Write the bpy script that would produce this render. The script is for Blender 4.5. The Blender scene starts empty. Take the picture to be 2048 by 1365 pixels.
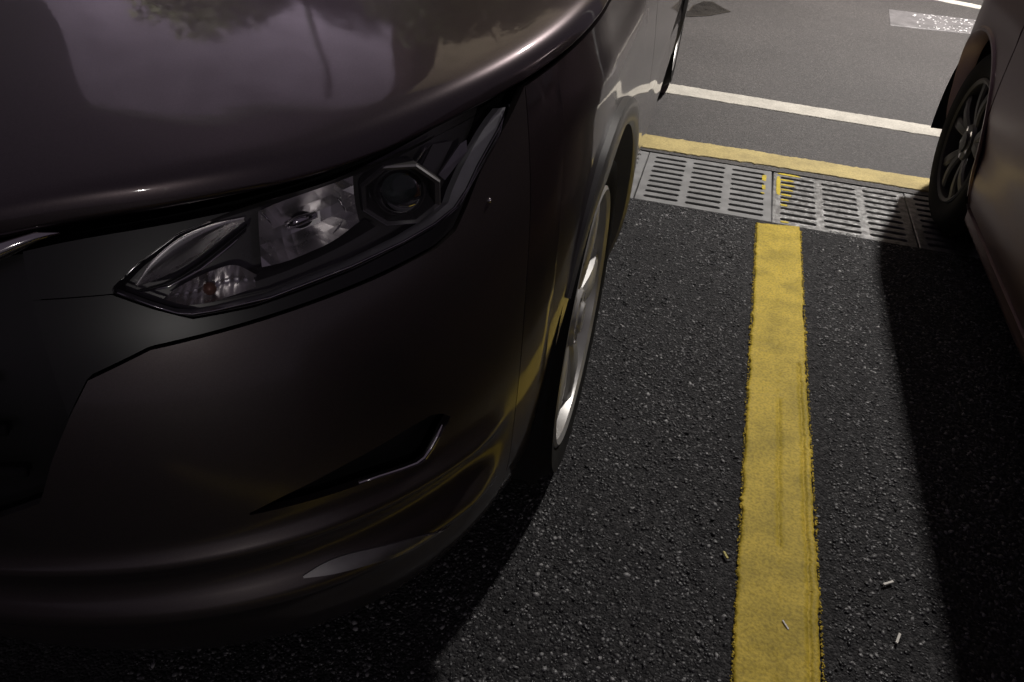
import bpy, bmesh, math, random
import numpy as np
from mathutils import Matrix, Vector

rng = np.random.default_rng(7)
random.seed(7)
SC = bpy.context.scene
COL = SC.collection

# ------------------------------------------------------------------ camera
CAM_H = 1.2447
cam_d = bpy.data.cameras.new('camera')
cam = bpy.data.objects.new('camera', cam_d)
COL.objects.link(cam)
RW = np.array([[0.96000496, 0.20719458, -0.18831057],
               [0.27430741, -0.56129076, 0.78083809],
               [0.05608844, -0.80126343, -0.59567693]])   # rows: world axes in lens coordinates
cx, cy, cz = RW[:, 0], -RW[:, 1], -RW[:, 2]
cam.matrix_world = Matrix(((cx[0], cy[0], cz[0], 0), (cx[1], cy[1], cz[1], 0),
                           (cx[2], cy[2], cz[2], CAM_H), (0, 0, 0, 1)))
cam_d.sensor_width = 36.0
cam_d.lens = 1540 / 2048 * 36.0
cam_d.clip_start = 0.02
cam_d.clip_end = 500
SC.camera = cam

# ------------------------------------------------------------------ night sky
world = bpy.data.worlds.new('World')
SC.world = world
world.use_nodes = True
wn = world.node_tree.nodes
wl = world.node_tree.links
bg = wn['Background']
sky = wn.new('ShaderNodeTexSky')
sky.sky_type = 'NISHITA'
sky.sun_disc = False
sky.sun_elevation = math.radians(-4)
sky.sun_rotation = math.radians(200)
mx = wn.new('ShaderNodeMixRGB')
mx.blend_type = 'MIX'
mx.inputs['Fac'].default_value = 0.97
mx.inputs['Color2'].default_value = (0.50, 0.41, 0.54, 1)     # city glow on low cloud
wl.new(sky.outputs['Color'], mx.inputs['Color1'])
wl.new(mx.outputs['Color'], bg.inputs['Color'])
bg.inputs['Strength'].default_value = 0.11

SC.view_settings.view_transform = 'Standard'
SC.view_settings.look = 'None'
SC.view_settings.gamma = 1.0
SC.view_settings.exposure = 0.0
SC.view_settings.use_curve_mapping = False
SC.cycles.use_denoising = True
SC.cycles.max_bounces = 10
SC.cycles.transparent_max_bounces = 12
SC.cycles.caustics_reflective = False
SC.cycles.caustics_refractive = False
SC.cycles.sample_clamp_indirect = 6.0

LAMP = (1.92, 6.4, 6.4)        # street lamp head: the light that throws the shadows towards the camera
LAMP_W = 470

# ------------------------------------------------------------------ helpers
def tag(o, label=None, cat=None, group=None, kind=None):
    if label: o['label'] = label
    if cat: o['category'] = cat
    if group: o['group'] = group
    if kind: o['kind'] = kind
    return o

def empty(name, loc=(0, 0, 0), rz=0.0, parent=None):
    o = bpy.data.objects.new(name, None)
    o.empty_display_size = 0.1
    COL.objects.link(o)
    o.location = loc
    o.rotation_euler = (0, 0, rz)
    o.parent = parent
    return o

def mobj(name, verts, faces, mat, parent=None, smooth=True, sharp=None):
    me = bpy.data.meshes.new(name)
    me.from_pydata([tuple(map(float, v)) for v in verts], [], [tuple(map(int, f)) for f in faces])
    me.validate()
    if smooth:
        me.polygons.foreach_set('use_smooth', [True] * len(me.polygons))
        if sharp is not None:
            me.set_sharp_from_angle(angle=math.radians(sharp))
    if mat: me.materials.append(mat)
    me.update()
    o = bpy.data.objects.new(name, me)
    COL.objects.link(o)
    o.parent = parent
    return o

def bobj(name, bm, mat, parent=None, smooth=False, sharp=35):
    me = bpy.data.meshes.new(name)
    bm.to_mesh(me)
    bm.free()
    if smooth:
        me.polygons.foreach_set('use_smooth', [True] * len(me.polygons))
        me.set_sharp_from_angle(angle=math.radians(sharp))
    me.materials.append(mat)
    o = bpy.data.objects.new(name, me)
    COL.objects.link(o)
    o.parent = parent
    return o

def grid_faces(nc, nr, wrap=False):
    f = []
    for i in range(nc if wrap else nc - 1):
        for j in range(nr - 1):
            a = i * nr + j
            b = ((i + 1) % nc) * nr + j
            f.append((a, b, b + 1, a + 1))
    return f

def add_box(bm, c, s, rz=0.0, bevel=0.0):
    r = bmesh.ops.create_cube(bm, size=1.0)
    vs = r['verts']
    bmesh.ops.scale(bm, vec=s, verts=vs)
    if bevel:
        es = list({e for v in vs for e in v.link_edges})
        r2 = bmesh.ops.bevel(bm, geom=es, offset=bevel, segments=2, affect='EDGES', profile=0.6)
        vs = list({v for v in r2['verts']} | {v for v in vs if v.is_valid})
    if rz:
        bmesh.ops.rotate(bm, cent=(0, 0, 0), matrix=Matrix.Rotation(rz, 3, 'Z'), verts=vs)
    bmesh.ops.translate(bm, vec=c, verts=vs)

def spl(x, xs, ys):
    xs = np.asarray(xs, float); ys = np.asarray(ys, float)
    x = np.clip(x, xs[0], xs[-1])
    m = np.gradient(ys, xs)
    i = np.clip(np.searchsorted(xs, x) - 1, 0, len(xs) - 2)
    h = xs[i + 1] - xs[i]
    t = (x - xs[i]) / h
    return ((2*t**3 - 3*t**2 + 1) * ys[i] + (t**3 - 2*t**2 + t) * h * m[i]
            + (-2*t**3 + 3*t**2) * ys[i + 1] + (t**3 - t**2) * h * m[i + 1])

def tube(path, r, n=8, closed=False):
    """tube along a polyline; r float or list"""
    P = np.array(path, float)
    k = len(P)
    rr = np.full(k, r) if np.isscalar(r) else np.array(r)
    vs = []
    for i in range(k):
        d = P[min(i + 1, k - 1)] - P[max(i - 1, 0)]
        d /= np.linalg.norm(d) + 1e-12
        a = np.cross(d, (0, 0, 1.0))
        if np.linalg.norm(a) < 1e-3: a = np.cross(d, (1.0, 0, 0))
        a /= np.linalg.norm(a)
        b = np.cross(d, a)
        for j in range(n):
            t = 2 * math.pi * j / n
            vs.append(P[i] + rr[i] * (math.cos(t) * a + math.sin(t) * b))
    fs = []
    for i in range(k - 1):
        for j in range(n):
            fs.append((i*n + j, i*n + (j+1) % n, (i+1)*n + (j+1) % n, (i+1)*n + j))
    fs.append(tuple(range(n))[::-1])
    fs.append(tuple((k-1)*n + j for j in range(n)))
    return vs, fs

# ------------------------------------------------------------------ materials
def new_mat(name):
    m = bpy.data.materials.new(name)
    m.use_nodes = True
    return m, m.node_tree.nodes, m.node_tree.links, m.node_tree.nodes['Principled BSDF']

def pmat(name, col, rough=0.5, metal=0.0, coat=0.0, coat_r=0.03, spec=0.5, noise=0.0, nscale=8.0, bump=0.0, bscale=60.0):
    m, n, l, p = new_mat(name)
    p.inputs['Base Color'].default_value = (*col, 1)
    p.inputs['Roughness'].default_value = rough
    p.inputs['Metallic'].default_value = metal
    p.inputs['Coat Weight'].default_value = coat
    p.inputs['Coat Roughness'].default_value = coat_r
    p.inputs['Specular IOR Level'].default_value = spec
    tc = n.new('ShaderNodeTexCoord')
    if noise:
        nz = n.new('ShaderNodeTexNoise')
        nz.inputs['Scale'].default_value = nscale
        nz.inputs['Detail'].default_value = 6
        l.new(tc.outputs['Object'], nz.inputs['Vector'])
        mr = n.new('ShaderNodeMapRange')
        mr.inputs['From Min'].default_value = 0.3
        mr.inputs['From Max'].default_value = 0.7
        mr.inputs['To Min'].default_value = 1 - noise
        mr.inputs['To Max'].default_value = 1 + noise
        l.new(nz.outputs['Fac'], mr.inputs['Value'])
        mm = n.new('ShaderNodeMixRGB')
        mm.blend_type = 'MULTIPLY'
        mm.inputs['Fac'].default_value = 1
        mm.inputs['Color1'].default_value = (*col, 1)
        l.new(mr.outputs['Result'], mm.inputs['Color2'])
        l.new(mm.outputs['Color'], p.inputs['Base Color'])
        mr2 = n.new('ShaderNodeMapRange')
        mr2.inputs['To Min'].default_value = max(0.0, rough - 0.08)
        mr2.inputs['To Max'].default_value = min(1.0, rough + 0.08)
        l.new(nz.outputs['Fac'], mr2.inputs['Value'])
        l.new(mr2.outputs['Result'], p.inputs['Roughness'])
    if bump:
        nb = n.new('ShaderNodeTexNoise')
        nb.inputs['Scale'].default_value = bscale
        nb.inputs['Detail'].default_value = 5
        l.new(tc.outputs['Object'], nb.inputs['Vector'])
        bp = n.new('ShaderNodeBump')
        bp.inputs['Strength'].default_value = bump
        bp.inputs['Distance'].default_value = 0.002
        l.new(nb.outputs['Fac'], bp.inputs['Height'])
        l.new(bp.outputs['Normal'], p.inputs['Normal'])
    return m

def paint_mat(name, col, flake=0.35, metal=0.55, rough=0.42, cw=1.0, cr0=0.05, cr1=0.14):
    """metallic paint: flakes under a clear coat, faint orange peel, a little dust"""
    m, n, l, p = new_mat(name)
    p.inputs['Metallic'].default_value = metal
    p.inputs['Roughness'].default_value = rough
    p.inputs['Coat Weight'].default_value = cw
    p.inputs['Coat IOR'].default_value = 1.6
    tc = n.new('ShaderNodeTexCoord')
    v = n.new('ShaderNodeTexVoronoi')
    v.inputs['Scale'].default_value = 900
    l.new(tc.outputs['Object'], v.inputs['Vector'])
    mr = n.new('ShaderNodeMapRange')
    mr.inputs['To Min'].default_value = 1 - flake
    mr.inputs['To Max'].default_value = 1 + flake
    sep = n.new('ShaderNodeSeparateColor')
    l.new(v.outputs['Color'], sep.inputs['Color'])
    l.new(sep.outputs['Red'], mr.inputs['Value'])
    mm = n.new('ShaderNodeMixRGB')
    mm.blend_type = 'MULTIPLY'
    mm.inputs['Fac'].default_value = 1
    mm.inputs['Color1'].default_value = (*col, 1)
    l.new(mr.outputs['Result'], mm.inputs['Color2'])
    l.new(mm.outputs['Color'], p.inputs['Base Color'])
    nz = n.new('ShaderNodeTexNoise')
    nz.inputs['Scale'].default_value = 5
    nz.inputs['Detail'].default_value = 8
    l.new(tc.outputs['Object'], nz.inputs['Vector'])
    mr2 = n.new('ShaderNodeMapRange')
    mr2.inputs['From Min'].default_value = 0.35
    mr2.inputs['From Max'].default_value = 0.75
    mr2.inputs['To Min'].default_value = cr0
    mr2.inputs['To Max'].default_value = cr1
    l.new(nz.outputs['Fac'], mr2.inputs['Value'])
    l.new(mr2.outputs['Result'], p.inputs['Coat Roughness'])
    nb = n.new('ShaderNodeTexNoise')
    nb.inputs['Scale'].default_value = 120
    nb.inputs['Detail'].default_value = 2
    l.new(tc.outputs['Object'], nb.inputs['Vector'])
    bp = n.new('ShaderNodeBump')
    bp.inputs['Strength'].default_value = 0.03
    bp.inputs['Distance'].default_value = 0.001
    l.new(nb.outputs['Fac'], bp.inputs['Height'])
    l.new(bp.outputs['Normal'], p.inputs['Coat Normal'])
    return m

def glass_mat(name, tint=(1, 1, 1), ior=1.45, rough=0.02):
    m, n, l, p = new_mat(name)
    n.remove(p)
    out = n['Material Output']
    tr = n.new('ShaderNodeBsdfTransparent')
    tr.inputs['Color'].default_value = (*tint, 1)
    gl = n.new('ShaderNodeBsdfGlossy')
    gl.inputs['Roughness'].default_value = rough
    fr = n.new('ShaderNodeFresnel')
    fr.inputs['IOR'].default_value = ior
    mi = n.new('ShaderNodeMixShader')
    l.new(fr.outputs['Fac'], mi.inputs['Fac'])
    l.new(tr.outputs['BSDF'], mi.inputs[1])
    l.new(gl.outputs['BSDF'], mi.inputs[2])
    l.new(mi.outputs['Shader'], out.inputs['Surface'])
    return m

def asphalt_mat(name, dark, light, scale, bump, rough=0.75, tint_scale=1.3):
    m, n, l, p = new_mat(name)
    tc = n.new('ShaderNodeTexCoord')
    v = n.new('ShaderNodeTexVoronoi')
    v.inputs['Scale'].default_value = scale
    v.inputs['Randomness'].default_value = 1.0
    l.new(tc.outputs['Object'], v.inputs['Vector'])
    sep = n.new('ShaderNodeSeparateColor')
    l.new(v.outputs['Color'], sep.inputs['Color'])
    cr = n.new('ShaderNodeValToRGB')
    e = cr.color_ramp.elements
    e[0].position = 0.15
    e[0].color = (*dark, 1)
    e[1].position = 1.0
    e[1].color = (*light, 1)
    e2 = cr.color_ramp.elements.new(0.72)
    e2.color = (*[a * 0.65 + b * 0.35 for a, b in zip(dark, light)], 1)
    l.new(sep.outputs['Red'], cr.inputs['Fac'])
    # large worn patches
    nz = n.new('ShaderNodeTexNoise')
    nz.inputs['Scale'].default_value = tint_scale
    nz.inputs['Detail'].default_value = 7
    nz.inputs['Roughness'].default_value = 0.6
    l.new(tc.outputs['Object'], nz.inputs['Vector'])
    mr = n.new('ShaderNodeMapRange')
    mr.inputs['From Min'].default_value = 0.3
    mr.inputs['From Max'].default_value = 0.7
    mr.inputs['To Min'].default_value = 0.78
    mr.inputs['To Max'].default_value = 1.18
    l.new(nz.outputs['Fac'], mr.inputs['Value'])
    mm = n.new('ShaderNodeMixRGB')
    mm.blend_type = 'MULTIPLY'
    mm.inputs['Fac'].default_value = 1
    l.new(cr.outputs['Color'], mm.inputs['Color1'])
    l.new(mr.outputs['Result'], mm.inputs['Color2'])
    l.new(mm.outputs['Color'], p.inputs['Base Color'])
    p.inputs['Roughness'].default_value = rough
    n2 = n.new('ShaderNodeTexNoise')
    n2.inputs['Scale'].default_value = scale * 1.6
    n2.inputs['Detail'].default_value = 6
    l.new(tc.outputs['Object'], n2.inputs['Vector'])
    ad = n.new('ShaderNodeMath')
    ad.operation = 'SUBTRACT'
    l.new(n2.outputs['Fac'], ad.inputs[0])
    l.new(v.outputs['Distance'], ad.inputs[1])
    bp = n.new('ShaderNodeBump')
    bp.inputs['Strength'].default_value = bump
    bp.inputs['Distance'].default_value = 0.004
    l.new(ad.outputs['Value'], bp.inputs['Height'])
    l.new(bp.outputs['Normal'], p.inputs['Normal'])
    return m

def line_paint_mat(name, col, dirt, scale=9.0, amount=0.55, rough=0.6, speck=0.25):
    m, n, l, p = new_mat(name)
    tc = n.new('ShaderNodeTexCoord')
    nz = n.new('ShaderNodeTexNoise')
    nz.inputs['Scale'].default_value = scale
    nz.inputs['Detail'].default_value = 9
    nz.inputs['Roughness'].default_value = 0.62
    l.new(tc.outputs['Object'], nz.inputs['Vector'])
    cr = n.new('ShaderNodeValToRGB')
    cr.color_ramp.elements[0].position = 0.36
    cr.color_ramp.elements[0].color = (*[a * (1 - amount) + b * amount for a, b in zip(col, dirt)], 1)
    cr.color_ramp.elements[1].position = 0.60
    cr.color_ramp.elements[1].color = (*col, 1)
    l.new(nz.outputs['Fac'], cr.inputs['Fac'])
    n2 = n.new('ShaderNodeTexNoise')
    n2.inputs['Scale'].default_value = 160
    n2.inputs['Detail'].default_value = 4
    l.new(tc.outputs['Object'], n2.inputs['Vector'])
    mr = n.new('ShaderNodeMapRange')
    mr.inputs['From Min'].default_value = 0.3
    mr.inputs['From Max'].default_value = 0.6
    mr.inputs['To Min'].default_value = 1 - speck
    mr.inputs['To Max'].default_value = 1.05
    l.new(n2.outputs['Fac'], mr.inputs['Value'])
    mm = n.new('ShaderNodeMixRGB')
    mm.blend_type = 'MULTIPLY'
    mm.inputs['Fac'].default_value = 1
    l.new(cr.outputs['Color'], mm.inputs['Color1'])
    l.new(mr.outputs['Result'], mm.inputs['Color2'])
    l.new(mm.outputs['Color'], p.inputs['Base Color'])
    p.inputs['Roughness'].default_value = rough
    p.inputs['Specular IOR Level'].default_value = 0.22
    bp = n.new('ShaderNodeBump')
    bp.inputs['Strength'].default_value = 0.5
    bp.inputs['Distance'].default_value = 0.002
    l.new(n2.outputs['Fac'], bp.inputs['Height'])
    l.new(bp.outputs['Normal'], p.inputs['Normal'])
    return m

M = {}
M['bay'] = asphalt_mat('bay_asphalt', (0.022, 0.0216, 0.023), (0.085, 0.083, 0.084), 190, 0.9, 0.7)
M['road'] = asphalt_mat('road_asphalt', (0.031, 0.0275, 0.0265), (0.085, 0.076, 0.073), 170, 0.6, 0.6, 0.9)
M['bay'].node_tree.nodes['Principled BSDF'].inputs['Specular IOR Level'].default_value = 0.15
M['yellow'] = line_paint_mat('yellow_paint', (0.61, 0.445, 0.055), (0.28, 0.215, 0.022), 9, 0.62, 0.6, 0.34)
M['yellow2'] = line_paint_mat('pale_yellow_paint', (0.50, 0.40, 0.17), (0.28, 0.22, 0.10), 7, 0.6, 0.6)
M['fresh_yellow'] = line_paint_mat('fresh_yellow_paint', (0.60, 0.46, 0.04), (0.36, 0.28, 0.05), 20, 0.5, 0.5)
M['white'] = line_paint_mat('white_paint', (0.50, 0.47, 0.41), (0.31, 0.29, 0.25), 9, 0.5, 0.6)
M['worn'] = line_paint_mat('worn_paint', (0.17, 0.16, 0.162), (0.07, 0.067, 0.067), 9, 0.6, 0.45)
M['bead'] = pmat('glass_bead', (0.85, 0.83, 0.83), 0.15, 0.0)
M['composite'] = pmat('grate_composite', (0.19, 0.188, 0.187), 0.55, 0.0, noise=0.25, nscale=14, bump=0.25, bscale=200)
M['composite_worn'] = pmat('grate_composite_worn', (0.25, 0.247, 0.245), 0.34, 0.5, noise=0.55, nscale=42, bump=1.0, bscale=130)
M['channel'] = pmat('drain_concrete', (0.06, 0.058, 0.055), 0.9, noise=0.4, nscale=10)
M['paint'] = paint_mat('dark_brown_metallic', (0.092, 0.072, 0.076), 0.08, 0.85, 0.33, 1.0, 0.03, 0.08)
M['paint_bumper'] = paint_mat('dark_brown_bumper', (0.092, 0.076, 0.074), 0.08, 0.8, 0.40, 1.0, 0.12, 0.22)
M['paint2'] = paint_mat('mauve_silver_metallic', (0.135, 0.086, 0.100), 0.10, 0.7, 0.40, 0.22, 0.16, 0.28)
M['cladding'] = pmat('grey_cladding', (0.095, 0.092, 0.088), 0.42, 0.0, coat=0.3, coat_r=0.2, noise=0.15, nscale=12)
M['black_gloss'] = pmat('black_gloss', (0.011, 0.0108, 0.0105), 0.34, coat=0.25, coat_r=0.3, noise=0.2, nscale=6)
M['black_plastic'] = pmat('black_plastic', (0.012, 0.012, 0.012), 0.5, noise=0.2, nscale=20, bump=0.2, bscale=300)
M['void'] = pmat('inner_black', (0.004, 0.004, 0.004), 0.95)
M['rubber'] = pmat('tyre_rubber', (0.010, 0.0095, 0.009), 0.9, spec=0.2, noise=0.3, nscale=25, bump=0.3, bscale=150)
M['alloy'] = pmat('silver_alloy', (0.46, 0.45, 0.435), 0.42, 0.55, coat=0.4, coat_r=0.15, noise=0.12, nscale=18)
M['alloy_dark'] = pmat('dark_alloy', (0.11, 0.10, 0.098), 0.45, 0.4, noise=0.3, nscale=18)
M['alloy_shade'] = pmat('charcoal_alloy', (0.032, 0.029, 0.029), 0.5, 0.4, noise=0.3, nscale=18)  # alloy with the shade on the right car's wheels put into its colour
M['chrome'] = pmat('chrome', (0.72, 0.70, 0.70), 0.10, 1.0, noise=0.08, nscale=20)
M['reflector'] = pmat('lamp_reflector', (0.85, 0.82, 0.81), 0.28, 0.85, noise=0.15, nscale=30)
M['satin'] = pmat('satin_chrome', (0.38, 0.37, 0.37), 0.34, 0.9, noise=0.1, nscale=30)
M['guide'] = pmat('light_guide', (0.55, 0.54, 0.55), 0.25, 0.0, coat=0.5, noise=0.1, nscale=40)
M['bezel'] = pmat('lamp_bezel', (0.11, 0.104, 0.10), 0.30, 0.2, coat=0.4, noise=0.2, nscale=12)
M['amber'] = pmat('amber_plastic', (0.30, 0.14, 0.09), 0.2, 0.2, coat=0.5)
M['lens'] = glass_mat('clear_lens', (0.93, 0.93, 0.95), 1.36, 0.02)
M['projector'] = glass_mat('projector_glass', (0.75, 0.85, 0.85), 1.6, 0.01)
M['window'] = pmat('dark_window', (0.008, 0.009, 0.010), 0.04, coat=0.5)
M['tail'] = pmat('red_lens', (0.25, 0.01, 0.01), 0.1, coat=0.5)
M['paper'] = pmat('paper_scrap', (0.75, 0.72, 0.66), 0.7, noise=0.1, nscale=60)
M['leafbit'] = pmat('yellow_scrap', (0.55, 0.47, 0.12), 0.6, noise=0.2, nscale=200)
M['wet'] = pmat('wet_asphalt', (0.028, 0.026, 0.025), 0.16, noise=0.25, nscale=12, bump=0.35, bscale=70)
M['pole'] = pmat('galvanised_pole', (0.35, 0.35, 0.35), 0.5, 0.6, noise=0.2, nscale=9)
def emis(name, col, s):
    m, n, l, p = new_mat(name)
    p.inputs['Base Color'].default_value = (0.8, 0.8, 0.8, 1)
    p.inputs['Emission Color'].default_value = (*col, 1)
    p.inputs['Emission Strength'].default_value = s
    return m
M['led'] = emis('lamp_diffuser', (1.0, 0.93, 0.84), 12)

# ------------------------------------------------------------------ street lamp (beyond the frame, lights the place)
def street_lamp(head, base, watts, label, size, tilt=None, spread=106):
    r = empty('street_lamp', (base[0], base[1], 0))
    tag(r, label, 'street lamp')
    hx, hy, hz = head[0] - base[0], head[1] - base[1], head[2]
    v, f = tube([(0, 0, 0), (0, 0, 0.4), (0, 0, 0.42), (0, 0, hz * 0.93), (0, 0, hz + 0.1)], [0.11, 0.11, 0.08, 0.055, 0.05], 16)
    mobj('pole', v, f, M['pole'], r, sharp=40)
    d = np.array([hx, hy]); L_ = np.linalg.norm(d); d /= L_
    v, f = tube([(0, 0, hz), (d[0]*L_*0.3, d[1]*L_*0.3, hz + 0.22), (d[0]*L_*0.7, d[1]*L_*0.7, hz + 0.24), (hx, hy, hz + 0.12)], [0.05, 0.045, 0.04, 0.035], 12)
    mobj('arm', v, f, M['pole'], r, sharp=40)
    bm = bmesh.new()
    add_box(bm, (hx, hy, hz + 0.07), (0.34, 0.72, 0.10), bevel=0.03)
    bobj('lamp_head', bm, M['pole'], r, True)
    bm = bmesh.new()
    add_box(bm, (hx, hy, hz + 0.012), (size[0] + .02, size[1] + .02, 0.012), bevel=0.004)
    if tilt is not None:
        bm.free(); bm = bmesh.new()
        add_box(bm, (hx, hy + .345, hz + 0.07), (.28, .012, .07), bevel=.003)
    bobj('diffuser', bm, M['led'], r)
    ld = bpy.data.lights.new('lamp_light', 'AREA')
    ld.shape = 'RECTANGLE'
    ld.size, ld.size_y = size
    ld.energy = watts
    ld.color = (1.0, 0.955, 0.91)
    ld.spread = math.radians(spread)
    lo = bpy.data.objects.new('lamp_light', ld)
    COL.objects.link(lo)
    lo.parent = r
    lo.location = (hx, hy, hz - 0.01)
    if tilt is not None:
        lo.rotation_euler = (tilt, 0, 0)
        lo.location = (hx, hy + .42, hz + 0.07)
    return r
street_lamp(LAMP, (3.6, 8.9), LAMP_W, 'tall galvanised street lamp beyond the road that lights the parking bay', (0.26, 0.5))

street_lamp((8.6, -15.2, 7.6), (11.0, -15.8), 420, 'galvanised street lamp far behind the camera, its light glinting on the dark bumper', (0.14, 0.3), spread=175)

# ------------------------------------------------------------------ ground, road, drain
DR0, DR1 = 2.636, 3.108          # drain near and far edge (world Y)
def sheet(name, x0, x1, y0, y1, z, mat, nx=2, ny=2):
    xs = np.linspace(x0, x1, nx); ys = np.linspace(y0, y1, ny)
    v = [(x, y, z) for x in xs for y in ys]
    return mobj(name, v, grid_faces(nx, ny), mat, smooth=False)
tag(sheet('parking_bay_ground', -60, 60, -60, DR0, 0, M['bay']), kind='structure')
tag(sheet('road', -60, 60, DR1, 120, 0, M['road']), kind='structure')
bm = bmesh.new()
for (c, s) in (((0, (DR0 + DR1) / 2, -0.36), (40, DR1 - DR0 + .3, .02)), ((0, DR0 - .012, -.176), (40, .02, .35)), ((0, DR1 + .012, -.176), (40, .02, .35))):
    add_box(bm, c, s)
tag(bobj('drain_channel', bm, M['channel']), kind='structure')

def ragged_strip(name, pts_l, pts_r, z, th, mat, jit, step=0.006, label=None, cat=None, seed=0, lumps=0.0, groove=False):
    """a thick paint line between two polylines (x,y); ragged edges, softly bevelled sides, uneven top"""
    r = np.random.default_rng(seed)
    def resample(p):
        p = np.array(p, float)
        d = np.r_[0, np.cumsum(np.linalg.norm(np.diff(p, axis=0), axis=1))]
        n = int(d[-1] / step) + 2
        t = np.linspace(0, d[-1], n)
        return np.c_[np.interp(t, d, p[:, 0]), np.interp(t, d, p[:, 1])], n
    a, n = resample(pts_l)
    b, _ = resample(pts_r)
    b = np.c_[np.interp(np.linspace(0, 1, n), np.linspace(0, 1, len(b)), b[:, 0]),
              np.interp(np.linspace(0, 1, n), np.linspace(0, 1, len(b)), b[:, 1])]
    def rag(n):
        w = r.normal(0, 1, n) * 0.5 + np.convolve(r.normal(0, 1, n + 8), np.ones(9) / 3, 'valid') * 0.9
        sp = (r.random(n) < 0.16) * np.abs(r.normal(0, 2.4, n))
        return (w + sp) * jit
    dirv = b - a
    dirv /= np.linalg.norm(dirv, axis=1)[:, None]
    ja, jb = rag(n), rag(n)
    a0 = a - dirv * ja[:, None]
    b0 = b + dirv * jb[:, None]
    TT = [0, .025, .07, .15, .24, .33, .42, .50, .513, .526, .60, .70, .80, .868, .886, .904, .95, .975, 1.0]
    K = len(TT) - 1
    vs = []
    for i in range(n):
        vs.append((*a0[i], z - 0.006))
        w = np.linalg.norm(b0[i] - a0[i])
        y_ = a0[i][1]
        for k, t in enumerate(TT):
            e = 0.0018 / w
            tt = e + (1 - 2 * e) * t
            zz = z + th + r.normal(0, lumps)
            if k in (0, K): zz = z + th * 0.7
            if k in (1, K - 1): zz += 0.0010
            if groove and k == 14 and y_ < 1.78 + .02 * math.sin(y_ * 9): zz -= 0.0042
            if groove and k in (15, 16) and y_ < 1.78: zz += 0.0012
            if groove and k == 8 and 1.13 < y_ < 1.62: zz -= 0.0024
            if groove and k == 12 and 1.2 < y_ < 1.75: zz += abs(r.normal(0, .0008))
            vs.append((*(a0[i] * (1 - tt) + b0[i] * tt), zz))
        vs.append((*b0[i], z - 0.006))
    o = mobj(name, vs, grid_faces(n, K + 3), mat, smooth=True)
    # ends
    if label: tag(o, label, cat)
    return o

ybl = ragged_strip('yellow_bay_line', [(0.231, 2.60), (0.234, 2.086), (0.234, 1.5), (0.236, 1.1), (0.238, 0.1), (0.238, -1.5)],
             [(0.382, 2.63), (0.382, 2.263), (0.383, 1.736), (0.387, 1.38), (0.389, 1.1), (0.389, 0.1), (0.389, -1.5)],
             0.001, 0.0042, M['yellow'], 0.0015, label='thick mottled yellow line between the two parked cars, running up to the drain', cat='road line', seed=3, lumps=0.0005, groove=True)
ico = bmesh.new()
bmesh.ops.create_icosphere(ico, subdivisions=1, radius=1.0)
ico.verts.ensure_lookup_table()
IV = np.array([v.co[:] for v in ico.verts]); IF = np.array([[v.index for v in f.verts] for f in ico.faces])
ico.free()
vs, fs = [], []
for i in range(1500):
    yy = rng.uniform(0.3, 2.6)
    lft = rng.random() < .5
    xx = (np.interp(yy, [0.1, 1.1, 1.5, 2.086, 2.6], [.238, .236, .234, .234, .231]) - abs(rng.normal(0, .0022))) if lft else (np.interp(yy, [.1, 1.1, 1.38, 1.736, 2.263], [.389, .389, .387, .383, .382]) + abs(rng.normal(0, .0022)))
    sz = rng.uniform(.0009, .0024)
    fs += (IF + len(vs)).tolist()
    vs += (IV * (sz, sz * rng.uniform(.8, 1.5), sz * .5) + (xx, yy, .0040)).tolist()
tag(mobj('edge_drips', vs, fs, M['yellow'], ybl), kind='stuff')
ragged_strip('yellow_edge_line', [(-6, 3.122), (-.254, 3.128), (0.272, 3.150), (0.861, 3.145), (6, 3.14)],
             [(-6, 3.279), (-.263, 3.279), (0.3, 3.283), (0.884, 3.286), (6, 3.29)],
             0.001, 0.003, M['yellow2'], 0.0022, step=0.012, label='pale yellow line across the far edge of the drain grates', cat='road line', seed=5, lumps=0.0003)
ragged_strip('white_road_line', [(-6, 4.05), (-.195, 3.87), (0.999, 3.815), (6, 3.6)],
             [(-6, 4.24), (-.212, 4.022), (1.034, 3.955), (6, 3.72)],
             0.001, 0.003, M['white'], 0.0015, step=0.015, label='cream white line across the road beyond the yellow one', cat='road line', seed=6, lumps=0.0003)
ragged_strip('white_road_line', [(0.75, 7.36), (1.459, 6.99), (1.807, 6.82), (4.5, 5.5)], [(0.8, 7.46), (1.59, 7.06), (1.86, 6.93), (4.55, 5.62)],
             0.001, 0.003, M['white'], 0.0015, step=0.02, label='slanting white line at the top edge, farthest down the road', cat='road line', seed=8)
# worn marking with glass beads
wm = ragged_strip('worn_road_marking', [(1.03, 5.945), (1.28, 5.965), (1.54, 5.995), (1.75, 6.01)], [(1.07, 6.44), (1.385, 6.441), (1.635, 6.441), (1.82, 6.44)],
                  0.001, 0.002, M['worn'], 0.003, step=0.012, label='short worn grey marking glittering with beads on the road', cat='road marking', seed=9)
vs, fs = [], []
for i in range(110):
    x = 1.22 + 0.55 * rng.random() ** 1.1
    y = rng.uniform(5.98, 6.42)
    s = rng.uniform(0.003, 0.0075)
    fs += (IF + len(vs)).tolist()
    vs += (IV * (s * rng.uniform(.8, 2.0), s, s * .5) + (x, y, 0.004)).tolist()
tag(mobj('beads', vs, fs, M['bead'], wm), kind='stuff')
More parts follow.
